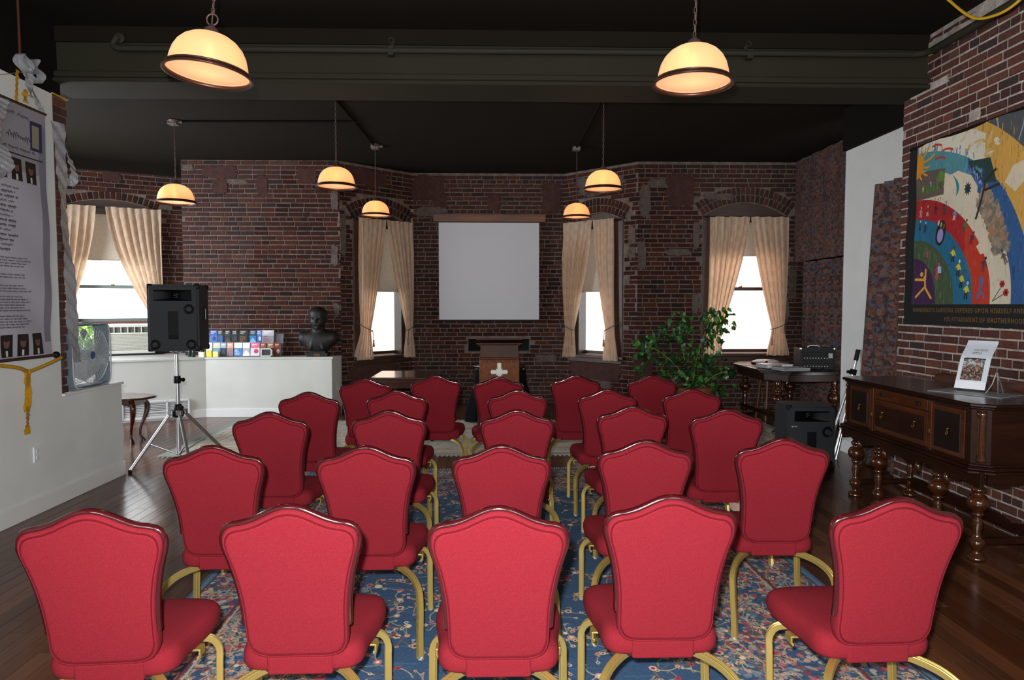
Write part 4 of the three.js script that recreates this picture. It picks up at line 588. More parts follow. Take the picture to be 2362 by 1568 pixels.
{ // box fan on the low wall
  const f = thing('box_fan', 'white box fan standing on the low wall', 'fan', [-3.55, 0.87, -6.0], Math.PI / 2), s = 0.52, c = s / 2 + 0.015;
  mesh('housing', [rbox(0.012, s, 0.13, 0.005, -s / 2, c, 0), rbox(0.012, s, 0.13, 0.005, s / 2, c, 0), rbox(s, 0.012, 0.13, 0.005, 0, c - s / 2, 0), rbox(s, 0.012, 0.13, 0.005, 0, c + s / 2, 0)], M.fanSide, f);
  for (const z of [0.068, -0.068]) {
    const gr = mesh('grille', [tube([[-s / 2 + 0.03, c - s / 2, z], [s / 2 - 0.03, c - s / 2, z], [s / 2, c - s / 2 + 0.03, z], [s / 2, c + s / 2 - 0.03, z], [s / 2 - 0.03, c + s / 2, z], [-s / 2 + 0.03, c + s / 2, z], [-s / 2, c + s / 2 - 0.03, z], [-s / 2, c - s / 2 + 0.03, z]], 0.007, 80, 6, true), new THREE.TorusGeometry(0.245, 0.004, 6, 48).translate(0, c, z)], M.fanWhite, f);
    const wires = []; for (let i = 1; i < 20; i++) wires.push(new THREE.TorusGeometry(i * 0.0123, 0.0018, 4, 40).translate(0, c, z)); for (let i = 0; i < 36; i++) { const t = i / 36 * 6.283; wires.push(cyl([Math.cos(t) * 0.035, c + Math.sin(t) * 0.035, z], [Math.cos(t) * 0.245, c + Math.sin(t) * 0.245, z], 0.0022, 0.0022, 4)); }
    for (const [a, b2] of [[-1, -1], [1, -1], [1, 1], [-1, 1]]) for (let k = 0; k < 4; k++) wires.push(cyl([a * (0.18 + k * 0.016), c + b2 * (0.18 - k * 0.016), z], [a * (0.25), c + b2 * (0.25 - k * 0.03), z], 0.0013, 0.0013, 4));
    const w = mesh('wires', wires, M.fanWhite, gr); w.userData.kind = 'stuff'; mesh('badge', lathe([[0.001, 0.008], [0.03, 0.006], [0.036, 0]], 20).rotateX(Math.PI / 2).translate(0, c, z), z > 0 ? M.fanBlue : M.fanWhite, gr);
  }
  for (let k = 0; k < 5; k++) { const a0 = k / 5 * 6.283 + 0.35; mesh('blade', grid(10, 8, (u, v) => { const r = lerp(0.04, 0.225, v), a = a0 + (u - 0.5) * lerp(0.7, 0.95, v); return V(Math.cos(a) * r, c + Math.sin(a) * r, (u - 0.5) * 0.06); }), M.fanBlade, f); }
  mesh('motor', cyl([0, c, -0.05], [0, c, 0.04], 0.045, 0.045, 20), M.fanWhite, f); mesh('carry_handle', [rbox(0.1, 0.02, 0.03, 0.008, 0, c + s / 2 + 0.02, 0)], M.fanWhite, f); for (const x of [-0.2, 0.2]) mesh('foot', rbox(0.04, 0.015, 0.15, 0.005, x, 0.0075, 0), M.fanWhite, f); }

// ------------------------------------------------------------------ banner, ribbons, outlet on the left wall
{ const bt = canvasTex(512, 1024, (g, w, h) => {
    g.fillStyle = '#8b8890'; g.fillRect(0, 0, w, h); g.fillStyle = '#a6a5af'; g.fillRect(0, 268, w, h - 268); g.fillStyle = '#777480'; g.fillRect(w - 44, 60, 44, h - 120); g.fillStyle = '#a5a3ad'; g.fillRect(14, 275, w - 66, 640); const r = rng(12);
    const script = (x0, x1, y, s, wgt) => { g.strokeStyle = '#3a3a42'; g.lineWidth = wgt; let x = x0; while (x < x1) { const L = s * (2 + r() * 3); g.beginPath(); g.moveTo(x, y); for (let k = 0; k < L / (s * 0.35) && x < x1; k++) { g.quadraticCurveTo(x + s * 0.1, y - s * (0.4 + r() * 0.7), x + s * 0.35, y + (r() - 0.5) * s * 0.3); x += s * 0.35; } g.stroke(); x += s * 0.6; } };
    script(60, 400, 50, 26, 3); script(200, 260, 88, 16, 2); script(40, 420, 140, 40, 4.5); script(60, 440, 185, 17, 2.4); g.fillStyle = '#2e2e36'; g.fillRect(20, 202, w - 40, 6);
    g.fillStyle = '#2a2c50'; g.fillRect(w - 96, 50, 74, 120); g.fillStyle = '#857e6c'; g.fillRect(w - 84, 66, 44, 92);
    const photo = (x, y) => { g.fillStyle = '#141012'; g.fillRect(x, y, 66, 88); g.fillStyle = '#6a4a3a'; g.beginPath(); g.ellipse(x + 33, y + 32, 17, 22, 0, 0, 6.3); g.fill(); g.fillStyle = '#221816'; g.beginPath(); g.ellipse(x + 33, y + 16, 19, 12, 0, 0, 6.3); g.fill(); g.fillStyle = '#c7c2bc'; g.fillRect(x + 27, y + 62, 12, 24); };
    for (let k = 0; k < 5; k++) { photo(12 + k * 92, 222); photo(12 + k * 92, 925); }
    for (let y = 345, k = 0; y < 610; y += 19, k++) { const c = 215, hw = [110, 84, 105, 80, 96, 70, 70, 96, 86, 60, 100, 70, 64, 50][k % 14]; script(c - hw, c + hw, y, 14, k % 3 ? 2.6 : 1.8); }
    for (let y = 622; y < 905; y += 11) { const k = Math.floor((y - 622) / 11); if ([4, 5, 8, 9, 13, 20].includes(k)) continue; const hw = 150 + 25 * Math.sin(k * 1.7); script(215 - hw, 215 + hw, y, 7, 1.3); } g.fillStyle = '#b59a95'; g.fillRect(0, 380, 10, 420);
  });
  const b = thing('memorial_banner', 'tall printed cloth banner with portrait photos hanging on the left wall', 'banner', [-3.425, 0, -4.93], Math.PI / 2);
  const cloth = grid(20, 40, (u, v) => V((u - 0.5) * 0.9, lerp(1.19, 3.03, v), 0.006 * Math.sin(v * 9 + u * 4) + 0.008 * Math.sin(v * 21 + u * 9) * (1 - v)));
  mesh('cloth', keepUV(cloth), new THREE.MeshPhysicalMaterial({ map: bt, roughness: 0.55, side: THREE.DoubleSide }), b); mesh('dowel', cyl([-0.47, 1.19, 0.0], [0.47, 1.19, 0.0], 0.012), M.trimWood, b); for (const x of [-0.49, 0.49]) mesh('finial', new THREE.SphereGeometry(0.027, 16, 12).translate(x, 1.19, 0), M.black, b); mesh('top_rod', cyl([-0.46, 3.03, 0], [0.46, 3.03, 0], 0.01), M.trimWood, b); }
function ribbon(pts, w, wob, seed, n = 60) { const c = new THREE.CatmullRomCurve3(pts.map((p) => V(...p)), false, 'centripetal'), r = rng(seed), ph = r() * 6; return grid(4, n, (u, v) => { const p = c.getPointAt(v), tw = wob * Math.sin(v * 9 + ph) + 0.4 * wob * Math.sin(v * 31 + ph); return V(p.x + (u - 0.5) * w * Math.sin(tw) + 0.004 * Math.sin(v * 90 + u * 7 + ph), p.y + 0.0 * u, p.z + (u - 0.5) * w * Math.cos(tw)); }); }
{ const s = thing('silver_ribbon', 'crinkled silver ribbon with a bow draped around the banner', 'ribbon');
  mesh('right_tail', ribbon([[-3.37, 2.99, -5.45], [-3.36, 2.6, -5.46], [-3.37, 2.2, -5.49], [-3.36, 1.8, -5.52], [-3.37, 1.4, -5.55], [-3.36, 1.12, -5.58]], 0.115, 0.22, 3, 110), M.silverRibbon, s);
  mesh('right_loop', ribbon([[-3.38, 2.98, -5.42], [-3.36, 2.82, -5.5], [-3.35, 2.6, -5.6], [-3.37, 2.52, -5.56], [-3.38, 2.66, -5.5], [-3.37, 2.76, -5.46]], 0.07, 0.5, 4, 60), M.silverRibbon, s);
  mesh('left_tail', ribbon([[-3.38, 3.0, -4.86], [-3.36, 2.85, -4.8], [-3.38, 2.7, -4.82], [-3.36, 2.55, -4.86], [-3.38, 2.45, -4.8]], 0.1, 0.35, 5, 60), M.silverRibbon, s);
  const bow = (dz, dy, L) => grid(6, 30, (u, v) => { const a = v * 6.283; return V(-3.37 + (u - 0.5) * 0.07 + 0.012 * Math.sin(a * 3), 3.28 + dy * (1 - Math.cos(a)) / 2 + 0.05 * Math.sin(a), -5.13 + dz * L * (1 - Math.cos(a)) / 2); });
  mesh('bow_loop', bow(1, 0.06, 0.1), M.silverRibbon, s); mesh('bow_loop', bow(-1, -0.03, 0.13), M.silverRibbon, s); mesh('bow_loop', bow(-1, 0.07, 0.07), M.silverRibbon, s); mesh('knot', new THREE.SphereGeometry(0.026, 10, 8).translate(-3.36, 3.28, -5.13), M.silverRibbon, s);
  mesh('bow_tail', ribbon([[-3.38, 3.27, -5.13], [-3.38, 3.16, -5.17], [-3.37, 3.1, -5.2], [-3.38, 3.03, -5.27]], 0.05, 0.5, 6, 30), M.silverRibbon, s); mesh('bow_tail', ribbon([[-3.38, 3.27, -5.12], [-3.38, 3.18, -5.14], [-3.37, 3.09, -5.15]], 0.05, 0.4, 7, 30), M.silverRibbon, s);
  mesh('hanging_string', [cyl([-3.4, 3.26, -5.12], [-3.41, 3.03, -5.36], 0.002), cyl([-3.4, 3.26, -5.12], [-3.41, 3.03, -4.55], 0.002)], M.greySteel, s); }
{ const y = thing('yellow_ribbon', 'yellow ribbon tied in a V below the banner with a long tail', 'ribbon'); mesh('band', [ribbon([[-3.37, 1.17, -5.4], [-3.37, 1.13, -5.22], [-3.39, 1.09, -5.05]], 0.03, 0.5, 8, 24).rotateX(0), tube([[-3.375, 1.17, -5.4], [-3.375, 1.13, -5.22], [-3.4, 1.09, -5.05]], 0.012, 20, 6), tube([[-3.4, 1.09, -5.05], [-3.375, 1.13, -4.93], [-3.375, 1.165, -4.75]], 0.014, 20, 6)], M.yellowRibbon, y); mesh('tail', ribbon([[-3.39, 1.1, -5.04], [-3.39, 0.9, -5.03], [-3.4, 0.64, -5.02]], 0.055, 0.3, 9, 30), M.yellowRibbon, y); mesh('tail', ribbon([[-3.4, 1.1, -5.05], [-3.41, 0.95, -5.05], [-3.41, 0.8, -5.04]], 0.05, 0.35, 10, 30), M.yellowRibbon, y); mesh('knot', new THREE.SphereGeometry(0.022, 10, 8).translate(-3.4, 1.09, -5.05), M.yellowRibbon, y); }
{ const y = thing('yellow_ribbon', 'short yellow ribbon hanging from the silver bow', 'ribbon'); mesh('tail', ribbon([[-3.43, 3.27, -5.1], [-3.44, 3.12, -5.1], [-3.445, 3.04, -5.1]], 0.03, 0.1, 11, 20), M.yellowRibbon, y); mesh('tail', ribbon([[-3.42, 3.15, -5.17], [-3.43, 3.1, -5.17], [-3.43, 3.06, -5.18]], 0.05, 0.3, 12, 20), M.yellowRibbon, y); }
tag(mesh('copper_cord', [cyl([-3.42, 3.34, -5.12], [-3.43, 3.78, -5.13], 0.01, 0.01, 8)], M.copperRod), 'reddish cord hanging above the silver bow on the left wall', 'cord');
{ const o = thing('wall_outlet', 'white outlet plate low on the left wall', 'outlet', [-3.455, 0.454, -5.2], Math.PI / 2); mesh('plate', rbox(0.075, 0.12, 0.01, 0.003), M.base, o); for (const y of [-0.025, 0.025]) mesh('socket', rbox(0.032, 0.03, 0.006, 0.004, 0, y, 0.005), M.whiteGoods, o); }
{ const t = mesh('paint_edge', rbox(0.012, 0.012, 0.2, 0.003, -3.455, 3.235, -5.62), M.yellowCable); t.name = 'trim_2'; struct(t, 'yellowish strip above the brick pier', 'trim'); }

// ------------------------------------------------------------------ loudspeakers and stands
function speakerBox(name, label, pos, turn, o = {}) {
  const s = thing(name, label, 'loudspeaker', pos, turn, 'black loudspeakers'), w = 0.45, h = 0.62, d = 0.36;
  mesh('cabinet', [rbox(w, h, d - 0.11, 0.018, 0, h / 2, -d / 2 - 0.055), prism([[-w / 2, 0], [w / 2, 0], [w / 2, h], [-w / 2, h]], 0.13, 0, [[[-0.167, h - 0.157], [0.167, h - 0.157], [0.167, h - 0.048], [-0.167, h - 0.048]]]).translate(0, 0, -0.13)], M.speaker, s);
  const f = mesh('baffle', prism([[-w / 2 + 0.02, 0.02], [w / 2 - 0.02, 0.02], [w / 2 - 0.02, h - 0.02], [-w / 2 + 0.02, h - 0.02]], 0.012, 0.002, [[[-0.165, h - 0.155], [0.165, h - 0.155], [0.165, h - 0.05], [-0.165, h - 0.05]]]), M.speakerGrill, s);
  const horn = mesh('horn', grid(24, 8, (u, v) => { const a = u * 6.283, k = 1 - v, c = Math.cos(a), n = Math.sin(a), sq = 1 / Math.max(Math.abs(c), Math.abs(n)); return V(c * sq * lerp(0.02, 0.165, k * k), h - 0.1025 + n * sq * lerp(0.02, 0.0525, k), 0.012 - v * 0.1); }, true), M.speakerBlack, s);
  mesh('horn_throat', new THREE.SphereGeometry(0.016, 10, 8).translate(0, h - 0.1025, -0.06), M.glossBlack, horn);
  mesh('port', [rbox(0.09, 0.26, 0.014, 0.006, 0.0, 0.24, 0.01)], M.speakerBlack, f); mesh('port_lip', rbox(0.07, 0.03, 0.02, 0.006, 0.0, 0.13, 0.012), M.speakerBlack, f);
  for (const [x, y, r] of o.small ?? [[0.14, 0.39, 0.04], [-0.16, 0.06, 0.04], [0.155, 0.06, 0.04]]) mesh('driver', [new THREE.TorusGeometry(r, 0.007, 8, 24).translate(x, y, 0.016), lathe([[0.001, -0.012], [0.012, -0.008], [r, 0.006]], 20).rotateX(Math.PI / 2).translate(x, y, 0.016)], M.speakerBlack, f);
  for (const x of [-1, 1]) for (const y of [0, 1]) for (const z of [0, 1]) mesh('corner_cap', rbox(0.05, 0.05, 0.05, 0.014, x * (w / 2 - 0.02), y ? h - 0.02 : 0.02, z ? -0.02 : -d + 0.02), M.black, s);
  const hd = mesh('handle', [rbox(0.01, 0.14, 0.09, 0.004, w / 2 + 0.002, h * 0.55, -d / 2)], M.speakerBlack, s); mesh('handle_bar', cyl([w / 2 + 0.012, h * 0.55 - 0.05, -d / 2], [w / 2 + 0.012, h * 0.55 + 0.05, -d / 2], 0.009), M.glossBlack, hd);
  if (o.logo) { const lt = canvasTex(128, 32, (g) => { g.fillStyle = '#1d1f23'; g.fillRect(0, 0, 128, 32); g.fillStyle = '#c9cbcd'; g.beginPath(); g.arc(16, 16, 11, 0, 6.3); g.fill(); g.fillStyle = '#1d1f23'; g.beginPath(); g.arc(16, 16, 5, 0, 6.3); g.fill(); g.fillStyle = '#c9cbcd'; g.font = 'bold 26px sans-serif'; g.fillText('TOA', 36, 25); }); mesh('badge', keepUV(new THREE.PlaneGeometry(0.08, 0.02).translate(-0.155, h - 0.2, 0.0155)), new THREE.MeshPhysicalMaterial({ map: lt, roughness: 0.5, side: THREE.DoubleSide }), f); }
  return s;
}
speakerBox('loudspeaker', 'black loudspeaker raised on the aluminium tripod stand', [-2.99, 1.15, -6.45], 0.16);
speakerBox('loudspeaker', 'black loudspeaker standing on the floor before the equipment table', [3.03, 0, -6.4], -0.06, { logo: true, small: [[0.145, 0.37, 0.045], [-0.16, 0.06, 0.04], [0.155, 0.06, 0.04]] });
{ const s = thing('speaker_stand', 'aluminium tripod stand with black clamps under the raised loudspeaker', 'stand', [-3.04, 0, -6.6]);
  mesh('pole', [cyl([0, 0.13, 0], [0, 0.86, 0], 0.0185, 0.0185, 16), cyl([0, 0.86, 0], [0, 1.145, 0], 0.0165, 0.0165, 16), lathe([[0.001, 1.11], [0.02, 1.11], [0.055, 1.135], [0.055, 1.145], [0.001, 1.145]], 16)], M.aluminium, s);
  mesh('clamp', [lathe([[0.02, 0.83], [0.031, 0.83], [0.031, 0.9], [0.02, 0.9]], 16), cyl([0.02, 0.865, 0.0], [0.07, 0.865, 0.02], 0.014, 0.02, 10)], M.black, s);
  mesh('hub', [lathe([[0.02, 0.5], [0.05, 0.51], [0.055, 0.55], [0.035, 0.6], [0.034, 0.63], [0.02, 0.63]], 18), cyl([0.02, 0.6, 0], [0.055, 0.6, 0.04], 0.015, 0.02, 10)], M.black, s);
  [[-0.38, 0.17], [0.3, 0.4], [0.36, -0.38]].forEach(([x, z], i) => { const L = Math.hypot(x, z), ux = x / L, uz = z / L; const l = mesh('leg', [cyl([ux * 0.06, 0.55, uz * 0.06], [x, 0.02, z], 0.0155, 0.0155, 12), rbox(0.05, 0.05, 0.05, 0.01, ux * 0.06, 0.55, uz * 0.06)], i ? M.greySteel : M.aluminium, s); mesh('foot', lathe([[0.001, 0], [0.017, 0], [0.019, 0.035], [0.001, 0.04]], 12, x, 0, z), M.black, l); mesh('brace', cyl([0, 0.14, 0], [ux * 0.25, 0.267, uz * 0.25], 0.009, 0.009, 8), M.aluminium, l); }); }
{ // folded stand leaning on the white wall
  const s = thing('folded_stand', 'folded silver tripod stand leaning behind the sideboard', 'stand', [3.5, 0, -6.85]); const P = (k, dx = 0, dz = 0) => [lerp(-0.02, 0.24, k) + dx, lerp(0.0, 1.12, k), lerp(0.0, -0.06, k) + dz];
  mesh('pole', [cyl(P(0.5), P(0.94), 0.017, 0.017, 12)], M.aluminium, s); mesh('tip', cyl(P(0.9), P(1.0), 0.022, 0.022, 12), M.black, s); mesh('clamp', [cyl(P(0.77), P(0.82), 0.033, 0.033, 12), cyl(P(0.66), P(0.69), 0.04, 0.04, 12), rbox(0.07, 0.03, 0.03, 0.006, ...P(0.8, -0.04, 0.02))], M.black, s);
  for (const [dx, dz] of [[-0.085, 0.05], [0.0, 0.07], [0.055, 0.02]]) mesh('leg', cyl(P(0.66, dx * 0.4, dz * 0.6), P(0.0, dx - 0.04, dz), 0.015, 0.015, 10), M.aluminium, s); }

// ------------------------------------------------------------------ small cabriole table behind the low wall
{ const t = thing('side_table', 'small dark oval table with cabriole legs behind the low wall', 'table', [-4.43, 0, -7.93]); mesh('top', lathe([[0.001, 0.505], [0.30, 0.505], [0.315, 0.512], [0.315, 0.525], [0.3, 0.532], [0.001, 0.532]], 48).scale(1.65, 1, 1), M.mahogany, t);
  mesh('apron', prism([[-0.36, 0.505], [0.36, 0.505], [0.36, 0.45], [0.3, 0.42], [0.2, 0.45], [0.1, 0.42], [0, 0.44], [-0.1, 0.42], [-0.2, 0.45], [-0.3, 0.42], [-0.36, 0.45]], 0.26).translate(0, 0, -0.13), M.mahogany, t);
  for (const a of [-1, 1]) for (const b of [-1, 1]) mesh('leg', [grid(12, 16, (u, v) => { const k = v, y = lerp(0.5, 0.0, k), off = 0.03 * smooth(0, 0.18, k) - 0.06 * smooth(0.22, 0.8, k) + 0.025 * smooth(0.86, 1, k), R = lerp(0.035, 0.014, smooth(0.05, 0.8, k)) + 0.014 * smooth(0.88, 0.98, k), t2 = u * 6.283; return V(a * (0.32 + off) + R * Math.cos(t2), y, b * (0.13 + off) + R * Math.sin(t2)); }, true)], M.mahogany, t); }

// ------------------------------------------------------------------ projection screen, lectern, draped table, wooden table
{ const s = thing('projection_screen', 'white pull-down projection screen on the brick wall', 'screen', [-0.08, 0, -10.9]); mesh('cloth', [rbox(1.585, 1.54, 0.006, 0.002, 0, 2.105, 0.05)], M.screenCloth, s); mesh('weight_bar', rbox(1.6, 0.026, 0.022, 0.006, 0, 1.332, 0.05), M.black, s); mesh('pull_tab', tube([[-0.03, 1.325, 0.05], [0, 1.3, 0.05], [0.03, 1.325, 0.05]], 0.004, 10, 5), M.black, s); mesh('roller_case', cyl([-0.8, 2.86, 0.02], [0.8, 2.86, 0.02], 0.02), M.black, s); }
tag(mesh('screen_rail', rbox(1.78, 0.125, 0.06, 0.008, -0.07, 2.95, -10.905), M.railWood), 'brown wooden board above the projection screen', 'board');
{ const l = thing('lectern', 'wooden lectern with a white cross on its front', 'lectern', [0.063, 0.009, -8.5]);
  mesh('body', [prism([[-0.245, 0], [0.245, 0], [0.245, 0.905], [-0.245, 0.905]], 0.34, 0.006).translate(0, 0.02, -0.34)], M.lectern, l);
  mesh('upper_box', [prism([[0.006, 0.9], [0.0, 1.08], [-0.36, 1.13], [-0.36, 0.9]], 0.47).rotateY(-Math.PI / 2).translate(0.235, 0, 0)], M.lecternDark, l);
  mesh('reading_top', [rbox(0.57, 0.022, 0.46, 0.008, 0, 1.118, -0.17, 0, -0.13), rbox(0.57, 0.02, 0.02, 0.006, 0, 1.09, 0.045)], M.lecternDark, l);
  mesh('cornice', [rbox(0.52, 0.018, 0.03, 0.006, 0, 1.07, 0.01), rbox(0.5, 0.03, 0.04, 0.01, 0, 0.905, 0.01)], M.lecternDark, l); mesh('fluted_band', [...Array(14)].map((_, i) => rbox(0.018, 0.035, 0.016, 0.006, -0.22 + i * 0.034, 0.868, 0.012)), M.lectern, l);
  mesh('plinth', rbox(0.56, 0.06, 0.42, 0.008, 0, 0.03, -0.17), M.lecternDark, l);
  const star = []; for (let i = 0; i < 16; i++) { const a = i / 16 * 6.283, r = i % 2 ? 0.03 : (i % 4 === 2 ? 0.062 : 0.045); star.push([Math.cos(a) * r, Math.sin(a) * r]); }
  mesh('cross', [prism([[-0.021, -0.115], [0.021, -0.115], [0.021, -0.021], [0.095, -0.024], [0.106, 0], [0.095, 0.024], [0.021, 0.021], [0.024, 0.105], [0, 0.115], [-0.024, 0.105], [-0.021, 0.021], [-0.095, 0.024], [-0.106, 0], [-0.095, -0.024], [-0.021, -0.021]], 0.008, 0.002), prism(star, 0.006)].map((g) => g.translate(-0.0, 0.735, 0.004)), M.cross, l); }
{ const t = thing('folding_table', 'folding table hidden under the black cloth behind the lectern', 'table', [0.08, 0.009, -9.38]); mesh('top', rbox(0.66, 0.03, 0.6, 0.01, 0, 0.715, 0), M.darkPanel, t); for (const a of [-1, 1]) for (const b of [-1, 1]) mesh('leg', cyl([a * 0.28, 0.71, b * 0.25], [a * 0.28, 0, b * 0.25], 0.014), M.greySteel, t); }
{ const cl = grid(96, 20, (u, v) => { const a = u * 6.283, c = Math.cos(a), s = Math.sin(a), sq = Math.pow(Math.pow(Math.abs(c), 8) + Math.pow(Math.abs(s), 8), -1 / 8); const k = smooth(0.3, 1, v), corner = Math.pow(Math.abs(Math.sin(2 * a)), 6), f = v < 0.3 ? v / 0.3 : 1; const fold = k * (0.02 * Math.sin(a * 13) + 0.014 * Math.sin(a * 23 + 1)) + k * 0.1 * corner; return V(c * sq * f * 0.345 + c * fold + 0.13 * k * c * 0.5, v < 0.3 ? 0.735 : lerp(0.735, 0.012 + 0.03 * (1 - corner), Math.pow((v - 0.3) / 0.7, 0.9)), s * sq * f * 0.315 + s * fold); }, true);
  const m = mesh('black_tablecloth', cl, M.blackCloth); m.position.set(0.08, 0.009, -9.38); tag(m, 'black cloth draped over the table behind the lectern', 'tablecloth'); }
tag(mesh('white_paper', rbox(0.09, 0.004, 0.16, 0.001, -0.2, 0.752, -9.2, 0.5), M.paper), 'white paper lying on the black tablecloth', 'paper');
{ const t = thing('wooden_table', 'low polished wooden table below the left bay window', 'table', [-1.04, 0.009, -8.2]); mesh('top', rbox(0.76, 0.028, 0.82, 0.008, 0, 0.728, 0), M.mahogany, t); mesh('apron', [rbox(0.68, 0.1, 0.025, 0.004, 0, 0.665, 0.36), rbox(0.68, 0.1, 0.025, 0.004, 0, 0.665, -0.36), rbox(0.025, 0.1, 0.72, 0.004, -0.33, 0.665, 0), rbox(0.025, 0.1, 0.72, 0.004, 0.33, 0.665, 0)], M.mahogany, t); for (const a of [-1, 1]) for (const b of [-1, 1]) mesh('leg', lathe([[0.001, 0], [0.018, 0], [0.026, 0.5], [0.03, 0.58], [0.03, 0.715], [0.001, 0.715]], 14, a * 0.32, 0, b * 0.35), M.mahogany, t); }

// ------------------------------------------------------------------ sideboard with the display card
const bulbLeg = (h, k = 1) => [[0.001, 0], [0.05, 0], [0.054, 0.012], [0.046, 0.028], [0.028, 0.036], [0.024, 0.055], [0.034, 0.075], [0.046, 0.095], [0.044, 0.115], [0.026, 0.135], [0.022, 0.16], [0.03, 0.2], [0.026, 0.235], [0.02, 0.25], [0.03, 0.26], [0.034, 0.27], [0.024, 0.283], [0.05, 0.3], [0.062, 0.325], [0.06, 0.35], [0.044, 0.375], [0.024, 0.385], [0.036, 0.4], [0.042, 0.415], [0.026, 0.43], [0.022, 0.44], [0.03, 0.46], [0.03, 0.52], [0.001, 0.52]].map(([r, y]) => [r * k, y * h / 0.52]);
{ const s = thing('sideboard', 'dark carved oak sideboard with bulbous turned legs along the right wall', 'sideboard', [3.22, 0, -4.8], -Math.PI / 2), L = 0.8, F = 0.3, B = -0.29;
  const plan = (m, z = 0) => [[-L - m, B], [L + m, B], [L + m, F - 0.07 + z], [L - 0.07 + m, F + m], [-L + 0.07 - m, F + m], [-L - m, F - 0.07 + z]];
  const slab = (m, y0, y1, bev = 0.006) => prism(plan(m).map(([x, z]) => [x, -z]), y1 - y0 - 2 * bev, bev).rotateX(-Math.PI / 2).translate(0, y0 + bev, 0);
  mesh('carcass', slab(0, 0.6, 0.95), M.darkOak, s); const top = mesh('top', [slab(0.03, 0.963, 0.985), slab(0.015, 0.948, 0.965)], M.darkOakTop, s); mesh('backsplash', prism([[-0.5, 0.98], [0.72, 0.98], [0.72, 1.03], [0.62, 1.055], [-0.4, 1.055], [-0.5, 1.03]], 0.02, 0.003).translate(0, 0, B), M.darkOakWarm, s);
  mesh('base_moulding', [slab(0.035, 0.575, 0.6, 0.01), slab(0.018, 0.598, 0.615), slab(0.045, 0.56, 0.577, 0.004)], M.darkOak, s);
  const zf = F + 0.004;
  const door = (x, w, knob) => { const d = mesh('door', [rbox(w, 0.3, 0.012, 0.003, x, 0.775, zf)], M.darkOakWarm, s); mesh('panel', rbox(w - 0.07, 0.245, 0.014, 0.003, x, 0.775, zf + 0.004), M.darkPanel, d); mesh('pull', [lathe([[0.001, 0], [0.012, 0], [0.008, 0.012], [0.001, 0.014]], 10).rotateX(Math.PI / 2).translate(x + knob, 0.79, zf + 0.012), tube([[x + knob, 0.787, zf + 0.022], [x + knob - 0.008, 0.765, zf + 0.024], [x + knob, 0.745, zf + 0.022], [x + knob + 0.008, 0.765, zf + 0.024], [x + knob, 0.787, zf + 0.022]], 0.003, 16, 5)], M.brass, d); };
  door(-0.535, 0.3, 0.02); door(0.52, 0.32, 0.02);
  const dr = mesh('drawer', rbox(0.64, 0.075, 0.014, 0.003, -0.005, 0.905, zf), M.darkOakWarm, s); for (const x of [-0.22, 0.22]) mesh('pull', [rbox(0.045, 0.03, 0.012, 0.006, x, 0.905, zf + 0.012)], M.black, dr);
  const lower = mesh('drawer', [rbox(0.64, 0.235, 0.012, 0.003, -0.005, 0.742, zf)], M.darkOakWarm, s); mesh('panel', rbox(0.6, 0.165, 0.014, 0.003, -0.005, 0.742, zf + 0.004), M.darkOak, lower); for (const x of [-0.2, 0.19]) mesh('pull', [lathe([[0.001, 0], [0.014, 0], [0.01, 0.012], [0.001, 0.014]], 10).rotateX(Math.PI / 2).translate(x, 0.775, zf + 0.01), tube([[x, 0.772, zf + 0.02], [x - 0.012, 0.745, zf + 0.024], [x, 0.725, zf + 0.022], [x + 0.012, 0.745, zf + 0.024], [x, 0.772, zf + 0.02]], 0.003, 16, 5)], M.brass, lower);
  for (const x of [-0.355, 0.345]) { const p = mesh('pilaster', [rbox(0.035, 0.33, 0.018, 0.004, x, 0.775, zf)], M.darkOakWarm, s); mesh('latch', [rbox(0.02, 0.03, 0.012, 0.004, x, 0.74, zf + 0.012)], M.brass, p); }
  for (const a of [-1, 1]) { const c = mesh('corner_post', lathe([[0.001, 0.625], [0.026, 0.625], [0.03, 0.64], [0.024, 0.66], [0.024, 0.9], [0.032, 0.915], [0.028, 0.94], [0.001, 0.94]], 16, a * (L - 0.03), 0, F - 0.035), M.turned, s); mesh('flute', [-0.01, 0, 0.01].map((k) => cyl([a * (L - 0.03 + 0.016) + k, 0.67, F - 0.017 - a * k], [a * (L - 0.03 + 0.016) + k, 0.89, F - 0.017 - a * k], 0.004, 0.004, 6)), M.darkOakWarm, c); }
  // shaped apron
  const ap = [[-L - 0.02, 0.575]]; const sc = (x) => 0.575 - 0.075 - 0.03 * Math.abs(Math.sin(x * 9.2)) + 0.035 * smooth(0.05, 0.0, Math.abs(Math.abs(x) - 0.26)); for (let i = 0; i <= 72; i++) { const x = lerp(-L - 0.02, L + 0.02, i / 72); ap.push([x, sc(x)]); } ap.push([L + 0.02, 0.575]);
  mesh('apron', prism(ap, 0.018, 0.002).translate(0, 0, F - 0.02), M.darkOak, s);
  const sp = [[B, 0.575]]; for (let i = 0; i <= 30; i++) { const z = lerp(B, F - 0.06, i / 30); sp.push([z, 0.575 - 0.07 - 0.03 * Math.abs(Math.sin(z * 10))]); } sp.push([F - 0.06, 0.575]);
  for (const a of [-1, 1]) mesh('side_apron', prism(sp, 0.018).rotateY(-Math.PI / 2).translate(a * (L - 0.01) + 0.009, 0, 0), M.darkOak, s);
  for (const x of [-0.55, -0.2, 0.2, 0.5]) mesh('pendant_drop', lathe([[0.001, 0.42], [0.008, 0.425], [0.02, 0.445], [0.022, 0.47], [0.012, 0.5], [0.001, 0.5]], 12, x, 0, F - 0.01), M.turned, s);
  for (const x of [-0.715, -0.385, 0.33, 0.71]) { mesh('leg', lathe(bulbLeg(0.56), 24, x, 0, F - 0.07), M.turned, s); }
